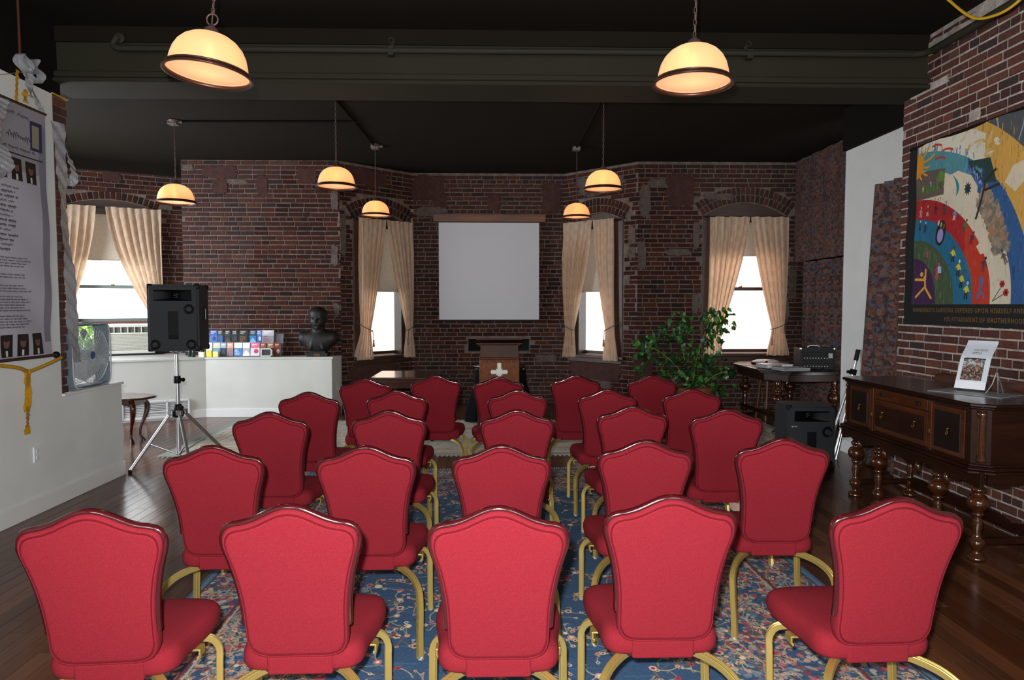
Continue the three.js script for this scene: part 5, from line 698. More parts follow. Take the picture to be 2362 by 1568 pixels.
  for (const x of [-0.715, 0.71]) mesh('leg', lathe(bulbLeg(0.56), 24, x, 0, B + 0.06), M.turned, s);
  const st = [[-0.72, 0.06]]; for (let i = 0; i <= 40; i++) { const x = lerp(-0.72, 0.72, i / 40); st.push([x, 0.1 + 0.04 * Math.abs(Math.sin(x * 8)) + 0.04 * smooth(0.16, 0, Math.abs(x))]); } st.push([0.72, 0.06]);
  mesh('stretcher', [prism(st, 0.03, 0.004).translate(0, 0.02, B + 0.05), rbox(0.05, 0.04, 0.5, 0.01, -0.715, 0.12, -0.02), rbox(0.05, 0.04, 0.5, 0.01, 0.71, 0.12, -0.02)], M.darkOak, s); }
{ const ct = canvasTex(256, 512, (g, w, h) => { g.fillStyle = '#c9cfd8'; g.fillRect(0, 0, w, h); const r = rng(9); g.fillStyle = '#e0e3e8'; g.fillRect(0, 430, w, 82); g.fillStyle = '#7a7468'; g.font = 'bold 30px serif'; const blur = (y, x0, x1) => { for (let x = x0; x < x1; x += 13) { g.fillStyle = `rgba(110,104,90,${0.5 + r() * 0.4})`; g.fillRect(x, y + r() * 5, 8, 20); } }; blur(86, 84, 190); blur(118, 84, 160); g.fillStyle = '#3c3a34'; g.fillRect(34, 186, 176, 232); for (let i = 0; i < 420; i++) { const y = r(); g.fillStyle = y < 0.35 ? ['#9aa4a6', '#7c8486', '#c2bdb2', '#5c5a52'][Math.floor(r() * 4)] : ['#5c4a3a', '#3a322a', '#7a6a4e', '#8a5a52', '#2a2622', '#a48a84'][Math.floor(r() * 6)]; g.beginPath(); g.ellipse(40 + r() * 164, 190 + y * 222, 4 + r() * 9, 3 + r() * 8, r() * 3, 0, 6.3); g.fill(); } g.fillStyle = '#b8402a'; g.fillRect(130, 214, 38, 12); g.strokeStyle = '#1a1816'; g.lineWidth = 8; g.beginPath(); g.moveTo(30, 196); g.quadraticCurveTo(120, 176, 214, 196); g.stroke(); });
  const c = thing('display_card', 'curled white printed card on a wire stand on the sideboard', 'card', [3.3, 0.993, -4.6], -1.02); const W = 0.19;
  mesh('card', keepUV(grid(6, 24, (u, v) => V((u - 0.5) * W, 0.012 + v * 0.325, 0.06 - 0.13 * v - 0.06 * smooth(0.6, 1, v)))), new THREE.MeshPhysicalMaterial({ map: ct, roughness: 0.45, side: THREE.DoubleSide }), c);
  mesh('wire_stand', [tube([[-0.07, 0.006, 0.07], [-0.07, 0.006, -0.1], [-0.02, 0.2, -0.09], [0.02, 0.2, -0.09], [0.07, 0.006, -0.1], [0.07, 0.006, 0.07]], 0.003, 50, 5), tube([[0.0, 0.2, -0.09], [0.02, 0.006, -0.17]], 0.003, 8, 5)], M.black, c);
  const e = thing('plate_easel', 'small empty wire easel behind the display card', 'easel', [3.33, 0.988, -4.42], -1.2); mesh('upright', [tube([[-0.04, 0.004, 0.05], [-0.02, 0.06, 0.02], [0, 0.15, 0], [0.02, 0.06, 0.02], [0.04, 0.004, 0.05]], 0.004, 24, 5), cyl([0, 0.15, 0], [0, 0.004, -0.07], 0.004, 0.004, 5)], M.greySteel, e);
  tag(mesh('place_mat', rbox(0.3, 0.004, 0.46, 0.001, 3.24, 0.988, -4.5, 0.5), mat('#8d8f93', 0.4)), 'grey sheet lying on the sideboard under the card', 'mat'); }

// ------------------------------------------------------------------ quilt on the right brick wall
{ const Wq = 2.35, Hq = 1.47, y0 = 1.42, PX = 820, qw = Math.round(Wq * PX), qh = Math.round(Hq * PX);
  const qt = canvasTex(qw, qh, (g, w, h) => {
    const r = rng(61), X = (m) => m * PX, Y = (m) => h - m * PX, pick = (a) => a[Math.floor(r() * a.length)], bx = 0.11, by = 0.165;      // metres from the lower left corner; picture starts at (bx, by)
    g.fillStyle = '#0c0b0d'; g.fillRect(0, 0, w, h);
    g.save(); g.beginPath(); g.rect(X(bx), 0, w - X(bx) - X(0.06), Y(by)); g.clip();
    g.fillStyle = '#4b4e52'; g.fillRect(0, 0, w, h);
    for (let i = 0; i < 240; i++) { g.strokeStyle = pick(['#6f6a5c', '#3c4044', '#7a7468', '#8f989c', '#54503f']); g.lineWidth = 4 + r() * 8; const x = r() * w, y = r() * h * 0.8; g.beginPath(); g.moveTo(x, y); g.quadraticCurveTo(x + 20 * r(), y + 40, x + 60 * (r() - 0.5), y + 60 + r() * 70); g.stroke(); }
    const ell = (rx, ry, c) => { g.fillStyle = c; g.beginPath(); g.moveTo(X(bx), Y(by)); for (let i = 0; i <= 60; i++) { const a = i / 60 * Math.PI / 2; g.lineTo(X(bx + rx * Math.cos(a)), Y(by + ry * Math.sin(a))); } g.closePath(); g.fill(); };
    const wash = (n, rx0, rx1, cols, len) => { for (let i = 0; i < n; i++) { const a = r() * Math.PI / 2, k = lerp(rx0, rx1, r()); g.strokeStyle = pick(cols); g.lineWidth = 3 + r() * 6; const x = X(bx + k * Math.cos(a)), y = Y(by + k * Math.sin(a) * 1.03); g.beginPath(); g.moveTo(x, y); g.lineTo(x + (r() - 0.5) * 12, y + len * r()); g.stroke(); } };
    ell(1.62, 1.5, '#c99a45'); wash(160, 1.3, 1.6, ['#b98a3a', '#d6aa58', '#a87c34', '#8a6a3a'], 60);
    g.save(); g.beginPath(); g.rect(X(bx), 0, X(0.8), h); g.clip(); ell(1.56, 1.42, '#d2cdb9'); g.restore(); for (let i = 0; i < 46; i++) { const a = r() * 0.4 + 0.85, k = 1.32 + r() * 0.16; g.fillStyle = pick(['#d2cdb9', '#cdaa62', '#c8bfa4', '#c99a45']); g.beginPath(); g.ellipse(X(bx + k * Math.cos(a)), Y(by + k * Math.sin(a)), 6 + r() * 12, 14 + r() * 16, r() * 2, 0, 6.3); g.fill(); }
    ell(1.29, 1.24, '#2b5688'); wash(200, 1.1, 1.28, ['#24497a', '#34649a', '#2f5f92', '#1f3f6c'], 50);
    g.save(); g.beginPath(); g.rect(X(bx), 0, X(0.62), h); g.clip(); ell(1.29, 1.24, '#4c858e'); wash(120, 1.05, 1.28, ['#568f98', '#437a84', '#5f9aa2'], 70); g.restore();
    g.fillStyle = '#203a3a'; g.beginPath(); g.moveTo(X(bx + 0.62), Y(by + 1.06)); g.lineTo(X(bx + 0.86), Y(by + 1.04)); g.lineTo(X(bx + 0.92), Y(by + 0.86)); g.lineTo(X(bx + 0.72), Y(by + 0.88)); g.fill();
    for (let i = 0; i < 90; i++) { g.fillStyle = pick(['#5a72c0', '#7b8fd6', '#4c66a8', '#4f8f7a']); g.beginPath(); g.ellipse(X(bx + 0.48 + r() * 0.3), Y(by + 1.0 - r() * 0.16), 6, 12, 0, 0, 6.3); g.fill(); }
    ell(1.09, 1.09, '#cabfa8'); wash(60, 0.92, 1.08, ['#d6ccb6', '#bcae96', '#c2b59d'], 40);
    g.fillStyle = '#5d5348'; g.beginPath(); g.moveTo(X(bx), Y(by + 0.86)); g.lineTo(X(bx), Y(by + 1.09)); g.lineTo(X(bx + 0.38), Y(by + 1.06)); g.lineTo(X(bx + 0.36), Y(by + 0.86)); g.fill(); g.fillStyle = '#4d6334'; g.beginPath(); g.ellipse(X(bx + 0.2), Y(by + 0.93), 130, 26, 0, 0, 6.3); g.fill();
    g.fillStyle = '#567a35'; g.beginPath(); g.arc(X(bx + 0.33), Y(by + 1.0), 38, 0, 6.3); g.fill(); g.fillStyle = '#4a3826'; g.fillRect(X(bx + 0.325), Y(by + 0.97), 10, 50);
    // bark and rock at the right of the ring
    for (let i = 0; i < 260; i++) { const a = 0.18 + r() * 0.55, k = 0.93 + r() * 0.15; g.fillStyle = pick(['#8f8272', '#7a6c5c', '#a08a74', '#6c6a62', '#9a7258']); g.beginPath(); g.ellipse(X(bx + k * Math.cos(a)), Y(by + 0.2 + k * Math.sin(a) * 0.9), 14 + r() * 14, 10 + r() * 10, r() * 3, 0, 6.3); g.fill(); }
    g.strokeStyle = '#2c201a'; g.lineWidth = 16; g.beginPath(); g.moveTo(X(bx + 0.72), Y(by + 0.62)); g.lineTo(X(bx + 0.8), Y(by + 0.88)); g.lineTo(X(bx + 0.92), Y(by + 0.95)); g.moveTo(X(bx + 0.79), Y(by + 0.82)); g.lineTo(X(bx + 0.95), Y(by + 0.84)); g.stroke();
    const cream = (x, y, pts) => { g.fillStyle = '#d0c2a8'; g.beginPath(); pts.forEach(([a, b], i) => (i ? g.lineTo : g.moveTo).call(g, X(bx + x + a), Y(by + y + b))); g.fill(); };
    cream(0.38, 0.86, [[0, 0], [-0.02, 0.06], [0.03, 0.13], [0.14, 0.15], [0.28, 0.09], [0.34, 0.0], [0.33, -0.14], [0.26, -0.1], [0.16, 0.03]]);
    g.fillStyle = '#1d7f86'; g.beginPath(); g.moveTo(X(bx + 0.46), Y(by + 0.99)); g.quadraticCurveTo(X(bx + 0.52), Y(by + 0.92), X(bx + 0.5), Y(by + 0.82)); g.quadraticCurveTo(X(bx + 0.58), Y(by + 0.9), X(bx + 0.46), Y(by + 0.99)); g.fill();
    g.fillStyle = '#1c3330'; g.beginPath(); for (let i = 0; i < 20; i++) { const a = i / 20 * 6.283, k = i % 2 ? 26 : 48; g.lineTo(X(bx + 0.62) + Math.cos(a) * k * 0.7, Y(by + 0.86) + Math.sin(a) * k); } g.fill();
    ell(0.897, 0.86, '#a0181f'); wash(120, 0.74, 0.88, ['#8a141b', '#b32028', '#7a1218'], 40); g.save(); g.beginPath(); g.rect(X(bx + 0.62), 0, w, h); g.clip(); ell(0.897, 0.86, '#b2301a'); g.restore();
    ell(0.727, 0.70, '#1a6484'); wash(90, 0.53, 0.71, ['#165a78', '#20708f', '#154c66'], 40); ell(0.51, 0.53, '#3c4f35'); wash(90, 0.3, 0.5, ['#4a5f40', '#34462e', '#566b4a'], 70); ell(0.286, 0.38, '#3a1640'); wash(40, 0.05, 0.27, ['#321238', '#451a4c'], 40);
    // figures
    const person = (x, y, s, body, legs, head, tilt = 0) => { g.save(); g.translate(X(bx + x), Y(by + y)); g.rotate(tilt); g.scale(s, s); g.strokeStyle = legs; g.lineWidth = 13; g.lineCap = 'round'; g.beginPath(); g.moveTo(-6, 26); g.lineTo(-12, 66); g.moveTo(6, 26); g.lineTo(10, 66); g.stroke(); g.strokeStyle = body; g.lineWidth = 10; g.beginPath(); g.moveTo(-8, -6); g.lineTo(-26, 10); g.moveTo(8, -6); g.lineTo(24, 20); g.stroke(); g.fillStyle = body; g.beginPath(); g.ellipse(0, 8, 16, 24, 0, 0, 6.3); g.fill(); g.fillStyle = head; g.beginPath(); g.ellipse(6, -32, 10, 13, 0, 0, 6.3); g.fill(); g.restore(); };
    person(0.5, 0.40, 0.9, '#cdbb2c', '#10141c', '#5a2c22', 0.12); person(0.56, 0.29, 0.9, '#cdbb2c', '#10141c', '#c9c9c9', 0.12); person(0.6, 0.2, 0.9, '#cdbb2c', '#10141c', '#7a3a24', 0.1); person(0.66, 0.12, 0.95, '#cdbb2c', '#10141c', '#b9bcc4', 0.05);
    person(0.06, 0.77, 0.62, '#9a8a74', '#b8a890', '#d2c4b0'); person(0.15, 0.77, 0.62, '#6a3a2c', '#d0c0a8', '#c4b09a'); person(0.26, 0.77, 0.62, '#2a1e1c', '#241a18', '#1a1412'); person(0.37, 0.75, 0.62, '#28402e', '#3a2a20', '#2c201c'); person(0.5, 0.7, 0.68, '#3f8fb0', '#d2b8a4', '#d8b8a4', 0.1); person(0.62, 0.6, 0.7, '#4a6a48', '#3a4a38', '#3a2a24', 0.3); person(0.7, 0.5, 0.7, '#3c2a4a', '#4a2a3a', '#3a2230', 0.3); person(0.82, 0.3, 0.8, '#3c342e', '#5a3a30', '#1c1614', 0.25);
    person(0.17, 0.42, 0.5, '#c8305a', '#c8305a', '#a82a4a'); person(0.3, 0.28, 0.95, '#c8264c', '#d0304f', '#d04468', 0.2); g.fillStyle = '#9fb6d6'; g.fillRect(X(bx + 0.3), Y(by + 0.3), 36, 44); person(0.06, 0.66, 0.6, '#3a4a52', '#141a20', '#c4c0b4'); person(0.13, 0.64, 0.6, '#22303a', '#141a20', '#d0ccc0');
    g.fillStyle = '#0d0c10'; g.beginPath(); g.ellipse(X(bx + 0.34), Y(by + 0.56), 50, 82, 0.25, 0, 6.3); g.fill(); g.fillStyle = '#9a8cc4'; g.beginPath(); g.ellipse(X(bx + 0.335), Y(by + 0.54), 32, 46, 0.25, 0, 6.3); g.fill(); [['#e6e2da', -0.035], ['#c9b040', 0], ['#9a4a2c', 0.035]].forEach(([c, d]) => { g.fillStyle = c; g.beginPath(); g.ellipse(X(bx + 0.345 + d), Y(by + 0.625 - d * 0.5), 8, 18, 0.15, 0, 6.3); g.fill(); });
    // yellow dancing child in the purple corner
    g.strokeStyle = '#cf9a3a'; g.lineCap = 'round'; g.lineWidth = 17; g.beginPath(); g.moveTo(X(bx + 0.14), Y(by + 0.22)); g.lineTo(X(bx + 0.16), Y(by + 0.13)); g.lineTo(X(bx + 0.235), Y(by + 0.05)); g.moveTo(X(bx + 0.15), Y(by + 0.14)); g.lineTo(X(bx + 0.05), Y(by + 0.06)); g.moveTo(X(bx + 0.14), Y(by + 0.2)); g.lineTo(X(bx + 0.03), Y(by + 0.205)); g.moveTo(X(bx + 0.15), Y(by + 0.2)); g.lineTo(X(bx + 0.15), Y(by + 0.28)); g.stroke(); g.fillStyle = '#cf9a3a'; g.beginPath(); g.arc(X(bx + 0.105), Y(by + 0.245), 16, 0, 6.3); g.fill();
    // doves, wrench-like tool, flowers, runner
    cream(0.74, 0.42, [[0, 0], [0.06, 0.05], [0.05, 0.14], [0.1, 0.08], [0.13, 0.02], [0.1, -0.05], [0.04, -0.06]]); g.strokeStyle = '#42639a'; g.lineWidth = 22; g.lineCap = 'butt'; g.beginPath(); g.moveTo(X(bx + 0.8), Y(by + 0.2)); g.lineTo(X(bx + 0.805), Y(by + 0.09)); g.stroke(); g.lineWidth = 12; g.beginPath(); g.arc(X(bx + 0.805), Y(by + 0.05), 26, 0.5, 2.6, true); g.stroke();
    g.strokeStyle = '#2c4a34'; g.lineWidth = 5; g.beginPath(); g.moveTo(X(bx + 0.92), Y(by + 0.02)); g.lineTo(X(bx + 1.0), Y(by + 0.13)); g.moveTo(X(bx + 0.92), Y(by + 0.02)); g.lineTo(X(bx + 1.04), Y(by + 0.08)); g.stroke(); rosette(g, X(bx + 1.0), Y(by + 0.14), 22, '#a81a24', '#5c0f14', 6); rosette(g, X(bx + 1.04), Y(by + 0.08), 24, '#b01c26', '#2a0a0c', 6); person(1.0, 0.34, 0.8, '#5c5048', '#5c5048', '#3c342e', -0.5);
    // sun, rays, small animals
    g.fillStyle = '#d18a16'; g.beginPath(); g.arc(X(bx), Y(by + 1.14), 84, -1.57, 1.57); g.fill(); g.strokeStyle = '#d18f1e'; g.lineWidth = 15; for (const [a, L] of [[-1.2, 120], [-0.7, 150], [-0.25, 180], [0.15, 130], [0.55, 130], [1.0, 100]]) { g.beginPath(); g.moveTo(X(bx) + Math.cos(a) * 70, Y(by + 1.14) + Math.sin(a) * 70); g.quadraticCurveTo(X(bx) + Math.cos(a + 0.15) * L * 0.8, Y(by + 1.14) + Math.sin(a + 0.15) * L * 0.8, X(bx) + Math.cos(a) * L * 1.15, Y(by + 1.14) + Math.sin(a) * L * 1.15); g.stroke(); }
    g.strokeStyle = '#b03424'; g.lineWidth = 13; for (const [x, y] of [[0.25, 1.15], [0.33, 1.2], [0.2, 1.26]]) { g.beginPath(); g.moveTo(X(bx + x), Y(by + y)); g.quadraticCurveTo(X(bx + x + 0.06), Y(by + y + 0.02), X(bx + x + 0.12), Y(by + y - 0.015)); g.stroke(); }
    person(0.2, 0.98, 0.4, '#9c8cc0', '#9c8cc0', '#4a3a6a'); person(0.09, 0.95, 0.35, '#d0c28a', '#c4b67c', '#d8cc9a'); cream(1.0, 0.84, [[0, 0], [0.08, 0.1], [0.18, 0.12], [0.2, 0], [0.1, -0.08]]);
    g.fillStyle = '#4a2a22'; g.fillRect(X(bx + 1.2), Y(by + 0.9), 60, 240);
    for (let i = 0; i < 1500; i++) { g.strokeStyle = `rgba(${r() < 0.5 ? '20,18,22' : '225,215,195'},0.13)`; g.lineWidth = 2 + r() * 5; const x = r() * w, y = r() * h; g.beginPath(); g.moveTo(x, y); g.lineTo(x + (r() - 0.5) * 16, y + 12 + r() * 34); g.stroke(); }
    g.restore();
    g.fillStyle = '#191718'; for (let i = 0; i < 3; i++) g.fillRect(X(0.022 + i * 0.026), X(0.04), 7, h * 0.66);
    g.fillStyle = '#6a4c20'; g.font = `bold ${Math.round(PX * 0.048)}px sans-serif`; g.textBaseline = 'middle'; g.fillText("MANKIND'S SURVIVAL DEPENDS UPON HIMSELF AND UPON", X(bx + 0.02), Y(0.118), w - X(bx + 0.2)); g.fillText('HIS ATTAINMENT OF BROTHERHOOD', X(bx + 0.4), Y(0.05));
  });
  const q = thing('quilt', 'colourful appliqued quilt with rainbow arcs on black hanging on brick wall', 'quilt', [3.535, y0, -5.78], -Math.PI / 2);
  mesh('cloth', keepUV(grid(60, 30, (u, v) => V(u * Wq, v * Hq, 0.012 + 0.006 * Math.sin(u * 21 + v * 5) + 0.004 * Math.sin(v * 17)))), new THREE.MeshPhysicalMaterial({ map: qt, roughness: 0.9, side: THREE.DoubleSide, bumpMap: tex(T.weaveB, 12), bumpScale: 0.002 }), q);
  mesh('backing', box(Wq, Hq, 0.008, Wq / 2, Hq / 2, -0.004), M.black, q); mesh('hanging_rod', cyl([0, Hq, 0.0], [Wq, Hq, 0.0], 0.012), M.black, q); }

// ------------------------------------------------------------------ patterned drapes on the right
const floralTex = canvasTex(512, 512, (g, w, h) => { const r = rng(71), pick = (a) => a[Math.floor(r() * a.length)]; g.fillStyle = '#4a2e2a'; g.fillRect(0, 0, w, h); for (let i = 0; i < 2600; i++) { g.fillStyle = pick(['#5a332a', '#35262a', '#64402f', '#482b28', '#3c4458', '#4e4a44', '#33211e', '#6a4538', '#2a2024', '#54483f']); g.beginPath(); g.ellipse(r() * w, r() * h, 3 + r() * 12, 3 + r() * 9, r() * 3, 0, 6.3); g.fill(); } for (let i = 0; i < 120; i++) rosette(g, r() * w, r() * h, 7 + r() * 7, pick(['#5e352c', '#414a5e', '#67503f']), pick(['#54342c', '#4a3a3a']), 6); });
floralTex.wrapS = floralTex.wrapT = THREE.RepeatWrapping;
const floral = new THREE.MeshPhysicalMaterial({ map: floralTex, roughness: 0.92, side: THREE.DoubleSide }); floral.map.repeat.set(1, 1);
tag(mesh('patterned_hanging', grid(30, 12, (u, v) => V(4.38 + 0.012 * Math.sin(u * 40), lerp(2.2, CEIL - 0.01, v), lerp(-7.5, -9.93, u))), floral), 'dark floral fabric stretched high on the right back wall', 'hanging');
tag(mesh('patterned_drape', grid(140, 16, (u, v) => V(4.47 + 0.06 * Math.sin(u * 60) + 0.03 * Math.sin(u * 23 + 1) - 0.05 * (1 - v) * Math.sin(u * 9), lerp(0.02, 2.19, v), lerp(-7.5, -9.7, u) + 0.06 * (1 - v) * (u - 0.5))), floral), 'pleated dark floral drape behind the equipment table', 'drape');
tag(mesh('patterned_drape', grid(60, 20, (u, v) => V(3.7 + 0.025 * Math.sin(u * 26) - 0.03 * (1 - v), lerp(0.02, 2.74, v), lerp(-5.97, lerp(-6.82, -6.62, v), u))), floral), 'dark floral drape between the white wall and the quilt', 'drape');

// ------------------------------------------------------------------ equipment table and what stands on and under it
{ const t = thing('equipment_table', 'dark oval table with bulbous legs carrying the audio equipment', 'table', [3.82, 0.009, -8.85]);
  const P = (m) => [[-0.54 - m, 0.5], [-0.54 - m, -0.42], [-0.3, -0.8 - m], [0.3, -0.8 - m], [0.48 + m, -0.5], [0.48 + m, 0.5], [0.3, 0.82 + m], [-0.28, 0.82 + m]];
  const S = (m, y0, y1, b) => prism(P(m).map(([x, z]) => [x, -z]), y1 - y0 - 2 * b, b).rotateX(-Math.PI / 2).translate(0, y0 + b, 0);
  mesh('top', [S(0, 0.745, 0.77, 0.006), S(-0.02, 0.728, 0.747, 0.004)], M.darkOakTop, t); mesh('apron', S(-0.07, 0.64, 0.73, 0.006), M.darkOak, t);
  for (const [x, z] of [[-0.36, 0.66], [-0.26, -0.72], [0.36, 0.6], [0.36, -0.66]]) mesh('leg', lathe(bulbLeg(0.66, 1.25), 24, x, 0, z), M.turned, t);
  mesh('stretcher', [rbox(0.05, 0.045, 1.36, 0.01, -0.31, 0.17, -0.03), rbox(0.05, 0.045, 1.26, 0.01, 0.36, 0.17, -0.03), rbox(0.66, 0.045, 0.05, 0.01, 0.03, 0.17, -0.03)], M.darkOak, t); mesh('carved_frieze', [...Array(18)].map((_, i) => rbox(0.02, 0.05, 0.012, 0.005, -0.46, 0.665, -0.38 + i * 0.046)), M.darkOakWarm, t); }
{ const Y = 0.781;
  const p = thing('projector', 'low rounded silver and black projector on the table', 'projector', [3.62, Y, -9.0], 0.2); mesh('shell', lathe([[0.001, 0.0], [0.17, 0.004], [0.195, 0.025], [0.185, 0.05], [0.14, 0.066], [0.001, 0.072]], 36).scale(1, 1, 0.72), M.whiteGoods, p); mesh('dark_band', lathe([[0.187, 0.01], [0.199, 0.02], [0.197, 0.034], [0.19, 0.042]], 36).scale(1, 1, 0.73), M.black, p); mesh('lens', cyl([-0.08, 0.04, 0.12], [-0.09, 0.04, 0.155], 0.025), M.glossBlack, p);
  const d = thing('disc_player', 'silver disc player before the projector', 'player', [3.55, Y, -8.55], 0.25); mesh('case', rbox(0.36, 0.05, 0.24, 0.006, 0, 0.03, 0), M.silverBox, d); mesh('front', rbox(0.355, 0.04, 0.006, 0.002, 0, 0.03, 0.12), M.whiteGoods, d); mesh('tray', rbox(0.14, 0.012, 0.006, 0.002, -0.05, 0.036, 0.123), M.black, d); for (const x of [-0.15, 0.15]) for (const z of [-0.09, 0.09]) mesh('foot', cyl([x, 0, z], [x, 0.008, z], 0.012), M.black, d);
  const l = thing('laptop', 'closed silver laptop at the front edge of the table', 'laptop', [3.62, Y, -8.22], 0.18); mesh('base', rbox(0.36, 0.02, 0.26, 0.006, 0, 0.012, 0), M.silverBox, l); mesh('lid', rbox(0.36, 0.014, 0.26, 0.005, 0, 0.031, 0), M.silverBox, l); mesh('hinge', cyl([-0.12, 0.022, -0.13], [0.12, 0.022, -0.13], 0.008), M.black, l);
  const a = thing('mixer_amplifier', 'black powered mixer case with rows of knobs on the table', 'amplifier', [4.02, Y, -8.42], -0.12), W = 0.4, Hh = 0.25; mesh('case', prism([[0.1, 0], [0.06, Hh], [-0.2, Hh], [-0.2, 0]], W, 0.006).rotateY(-Math.PI / 2).translate(W / 2, 0.008, 0), M.black, a); const fp = mesh('face', rbox(W - 0.03, Hh - 0.02, 0.006, 0.002, 0, Hh / 2 + 0.006, 0.087, 0, -0.16), M.speakerBlack, a);
  for (let i = 0; i < 9; i++) for (let j = 0; j < 6; j++) mesh('knob', cyl([-0.165 + i * 0.034, 0.04 + j * 0.033, 0.104 - j * 0.0053], [-0.165 + i * 0.034, 0.041 + j * 0.033, 0.112 - j * 0.0053], 0.0065, 0.0055, 8), j % 3 ? M.conduit : M.greySteel, fp); mesh('meter', rbox(0.05, 0.06, 0.006, 0.002, 0.15, 0.17, 0.083, 0, -0.16), M.ventDark, fp);
  for (const x of [-1, 1]) mesh('corner_cap', rbox(0.026, 0.026, 0.026, 0.008, x * (W / 2), Hh + 0.004, 0.056), M.aluminium, a); mesh('top_handle', tube([[-0.08, Hh + 0.008, -0.08], [-0.06, Hh + 0.03, -0.08], [0.06, Hh + 0.03, -0.08], [0.08, Hh + 0.008, -0.08]], 0.007, 20, 6), M.aluminium, a);
  tag(mesh('power_strip', rbox(0.26, 0.035, 0.06, 0.01, 3.98, Y + 0.0175, -8.74, 0.3), M.silverBox), 'grey power strip behind the laptop on the table', 'power strip');
  tag(mesh('cable', [tube([[3.88, Y + 0.006, -8.2], [3.94, Y + 0.02, -8.24], [3.99, Y + 0.006, -8.2], [3.95, Y + 0.008, -8.14], [4.02, Y + 0.006, -8.12], [4.08, Y + 0.006, -8.2]], 0.006, 50, 6), tube([[3.9, Y + 0.006, -8.13], [3.97, Y + 0.025, -8.16], [4.05, Y + 0.006, -8.22]], 0.006, 24, 6)], M.cable), 'tangle of black cable on the equipment table', 'cable');
  tag(mesh('paper_sheet', rbox(0.21, 0.002, 0.28, 0.0005, 3.42, Y + 0.001, -8.9, 0.3), M.paper), 'white sheet of paper at the left of the table', 'paper'); }
{ const s = thing('wooden_stool', 'brown wooden stool under the equipment table', 'stool', [3.82, 0, -9.3], 0.1); mesh('seat', rbox(0.3, 0.03, 0.3, 0.01, 0, 0.56, 0), M.orangeWood, s); for (const a of [-1, 1]) for (const b of [-1, 1]) mesh('leg', cyl([a * 0.1, 0.55, b * 0.1], [a * 0.14, 0, b * 0.14], 0.017), M.orangeWood, s); mesh('rung', [cyl([-0.125, 0.22, 0.125], [0.125, 0.22, 0.125], 0.011), cyl([-0.115, 0.36, -0.12], [0.115, 0.36, -0.12], 0.011)], M.orangeWood, s);
  const k = thing('black_case', 'small black equipment case on the floor under the table', 'case', [3.72, 0, -8.35], 0.1); mesh('body', rbox(0.22, 0.22, 0.2, 0.02, 0, 0.12, 0), M.black, k); mesh('lid', rbox(0.225, 0.035, 0.205, 0.012, 0, 0.235, 0), M.speaker, k); mesh('handle', tube([[-0.05, 0.25, 0], [-0.04, 0.275, 0], [0.04, 0.275, 0], [0.05, 0.25, 0]], 0.008, 16, 6), M.black, k); for (const x of [-0.08, 0.08]) mesh('foot', rbox(0.03, 0.012, 0.16, 0.004, x, 0.006, 0), M.black, k); }

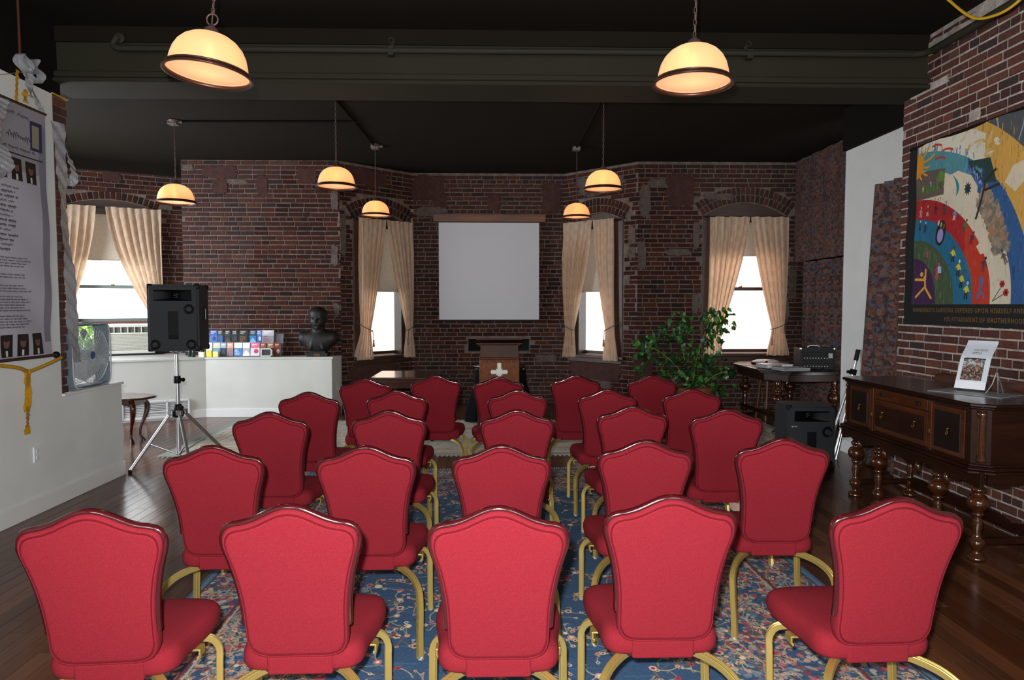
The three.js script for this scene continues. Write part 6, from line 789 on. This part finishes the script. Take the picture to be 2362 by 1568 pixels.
// ------------------------------------------------------------------ potted plant
{ const px = 2.72, pz = -9.3, p = thing('potted_plant', 'bushy green climbing plant in a terracotta pot by the right window', 'plant', [px, 0.009, pz]);
  mesh('pot', lathe([[0.001, 0.0], [0.19, 0.0], [0.25, 0.36], [0.285, 0.37], [0.29, 0.45], [0.262, 0.455], [0.25, 0.4], [0.001, 0.39]], 40), M.terracotta, p); mesh('soil', lathe([[0.001, 0.415], [0.25, 0.405]], 30), M.soil, p);
  const r = rng(91), c = [[1600, 850, 78, 48, 1.5], [1548, 795, 58, 55, 1.0], [1640, 870, 52, 42, 1.0], [1492, 805, 32, 26, 0.5], [1478, 842, 12, 22, 0.15], [1662, 735, 34, 28, 0.8], [1648, 785, 22, 40, 0.45], [1572, 745, 26, 34, 0.4], [1662, 905, 24, 18, 0.25], [1590, 895, 60, 20, 0.6], [1690, 862, 14, 10, 0.1]];
  const stems = [[[0, 0.4, 0], [0.05, 0.8, 0.02], [0.18, 1.2, 0], [0.28, 1.45, -0.02]], [[0, 0.4, 0.05], [-0.25, 0.75, 0.08], [-0.55, 0.98, 0.1], [-0.66, 1.0, 0.1]], [[0, 0.4, -0.05], [-0.1, 0.9, -0.08], [-0.17, 1.35, -0.1]], [[0.05, 0.4, 0.1], [0.25, 0.62, 0.2], [0.42, 0.68, 0.22]]];
  for (const s of stems) mesh('stem', tube(s, 0.007, 24, 5), M.stem, p);
  const leafG = (seed) => { const rr = rng(seed), out = [[0, 0], [0.2, 0.02], [0.42, 0.16], [0.3, 0.28], [0.5, 0.5], [0.28, 0.56], [0.2, 0.78], [0, 1.0]], pts = [...out, ...out.slice(1, -1).reverse().map(([x, y]) => [-x, y])].map(([x, y]) => [x * (0.9 + rr() * 0.2), y]); const pos = []; for (let i = 0; i < pts.length; i++) { const a = pts[i], b = pts[(i + 1) % pts.length]; for (const q of [[0, 0.42], a, b]) pos.push(q[0], q[1], 0.25 * Math.abs(q[0]) - 0.22 * (q[1] - 0.4) ** 2); } const g = new THREE.BufferGeometry(); g.setAttribute('position', new THREE.Float32BufferAttribute(pos, 3)); g.computeVertexNormals(); return geo.boxUV(g); };
  const shapes = [1, 2, 3].map(leafG), hex = ['#2c5a24', '#244a20', '#35702a', '#1e4020', '#4c8a30'], mats = hex.map((h) => mat(h, 0.38, { transmission: 0.32, thickness: 0 })), tot = c.reduce((s, k) => s + k[4], 0), items = [];
  for (const [u, v, a, b, w] of c) for (let i = 0; i < Math.round(620 * w / tot); i++) { const t = r() * 6.283, k = Math.sqrt(r()), z = (r() - 0.5) * 0.5 * Math.min(1, a / 55), Z = 9.3; const x = (u + a * k * Math.cos(t) - 1140) / 1575 * Z - px, y = 1.58 - (v + b * k * Math.sin(t) - 703) / 1575 * Z, s = 0.055 + r() * 0.04; items.push({ x, y: Math.max(y, 0.3), z, w: s, h: s * 1.1, d: s, rx: (r() - 0.3) * 1.6, ry: (r() - 0.5) * 3, turn: Math.PI + (r() - 0.5) * 2.4, kind: Math.floor(r() * 5), shape: Math.floor(r() * 3) }); }
  placePieces(p, 'leaf', 'inner_leaves', items, shapes, mats, hex.map((h) => new THREE.Color(h)), mat('#ffffff', 0.38, { transmission: 0.32, thickness: 0 })); }

scene.traverse((o) => { if (o.isMesh) { o.castShadow = true; o.receiveShadow = true; } });
renderer.render(scene, camera);
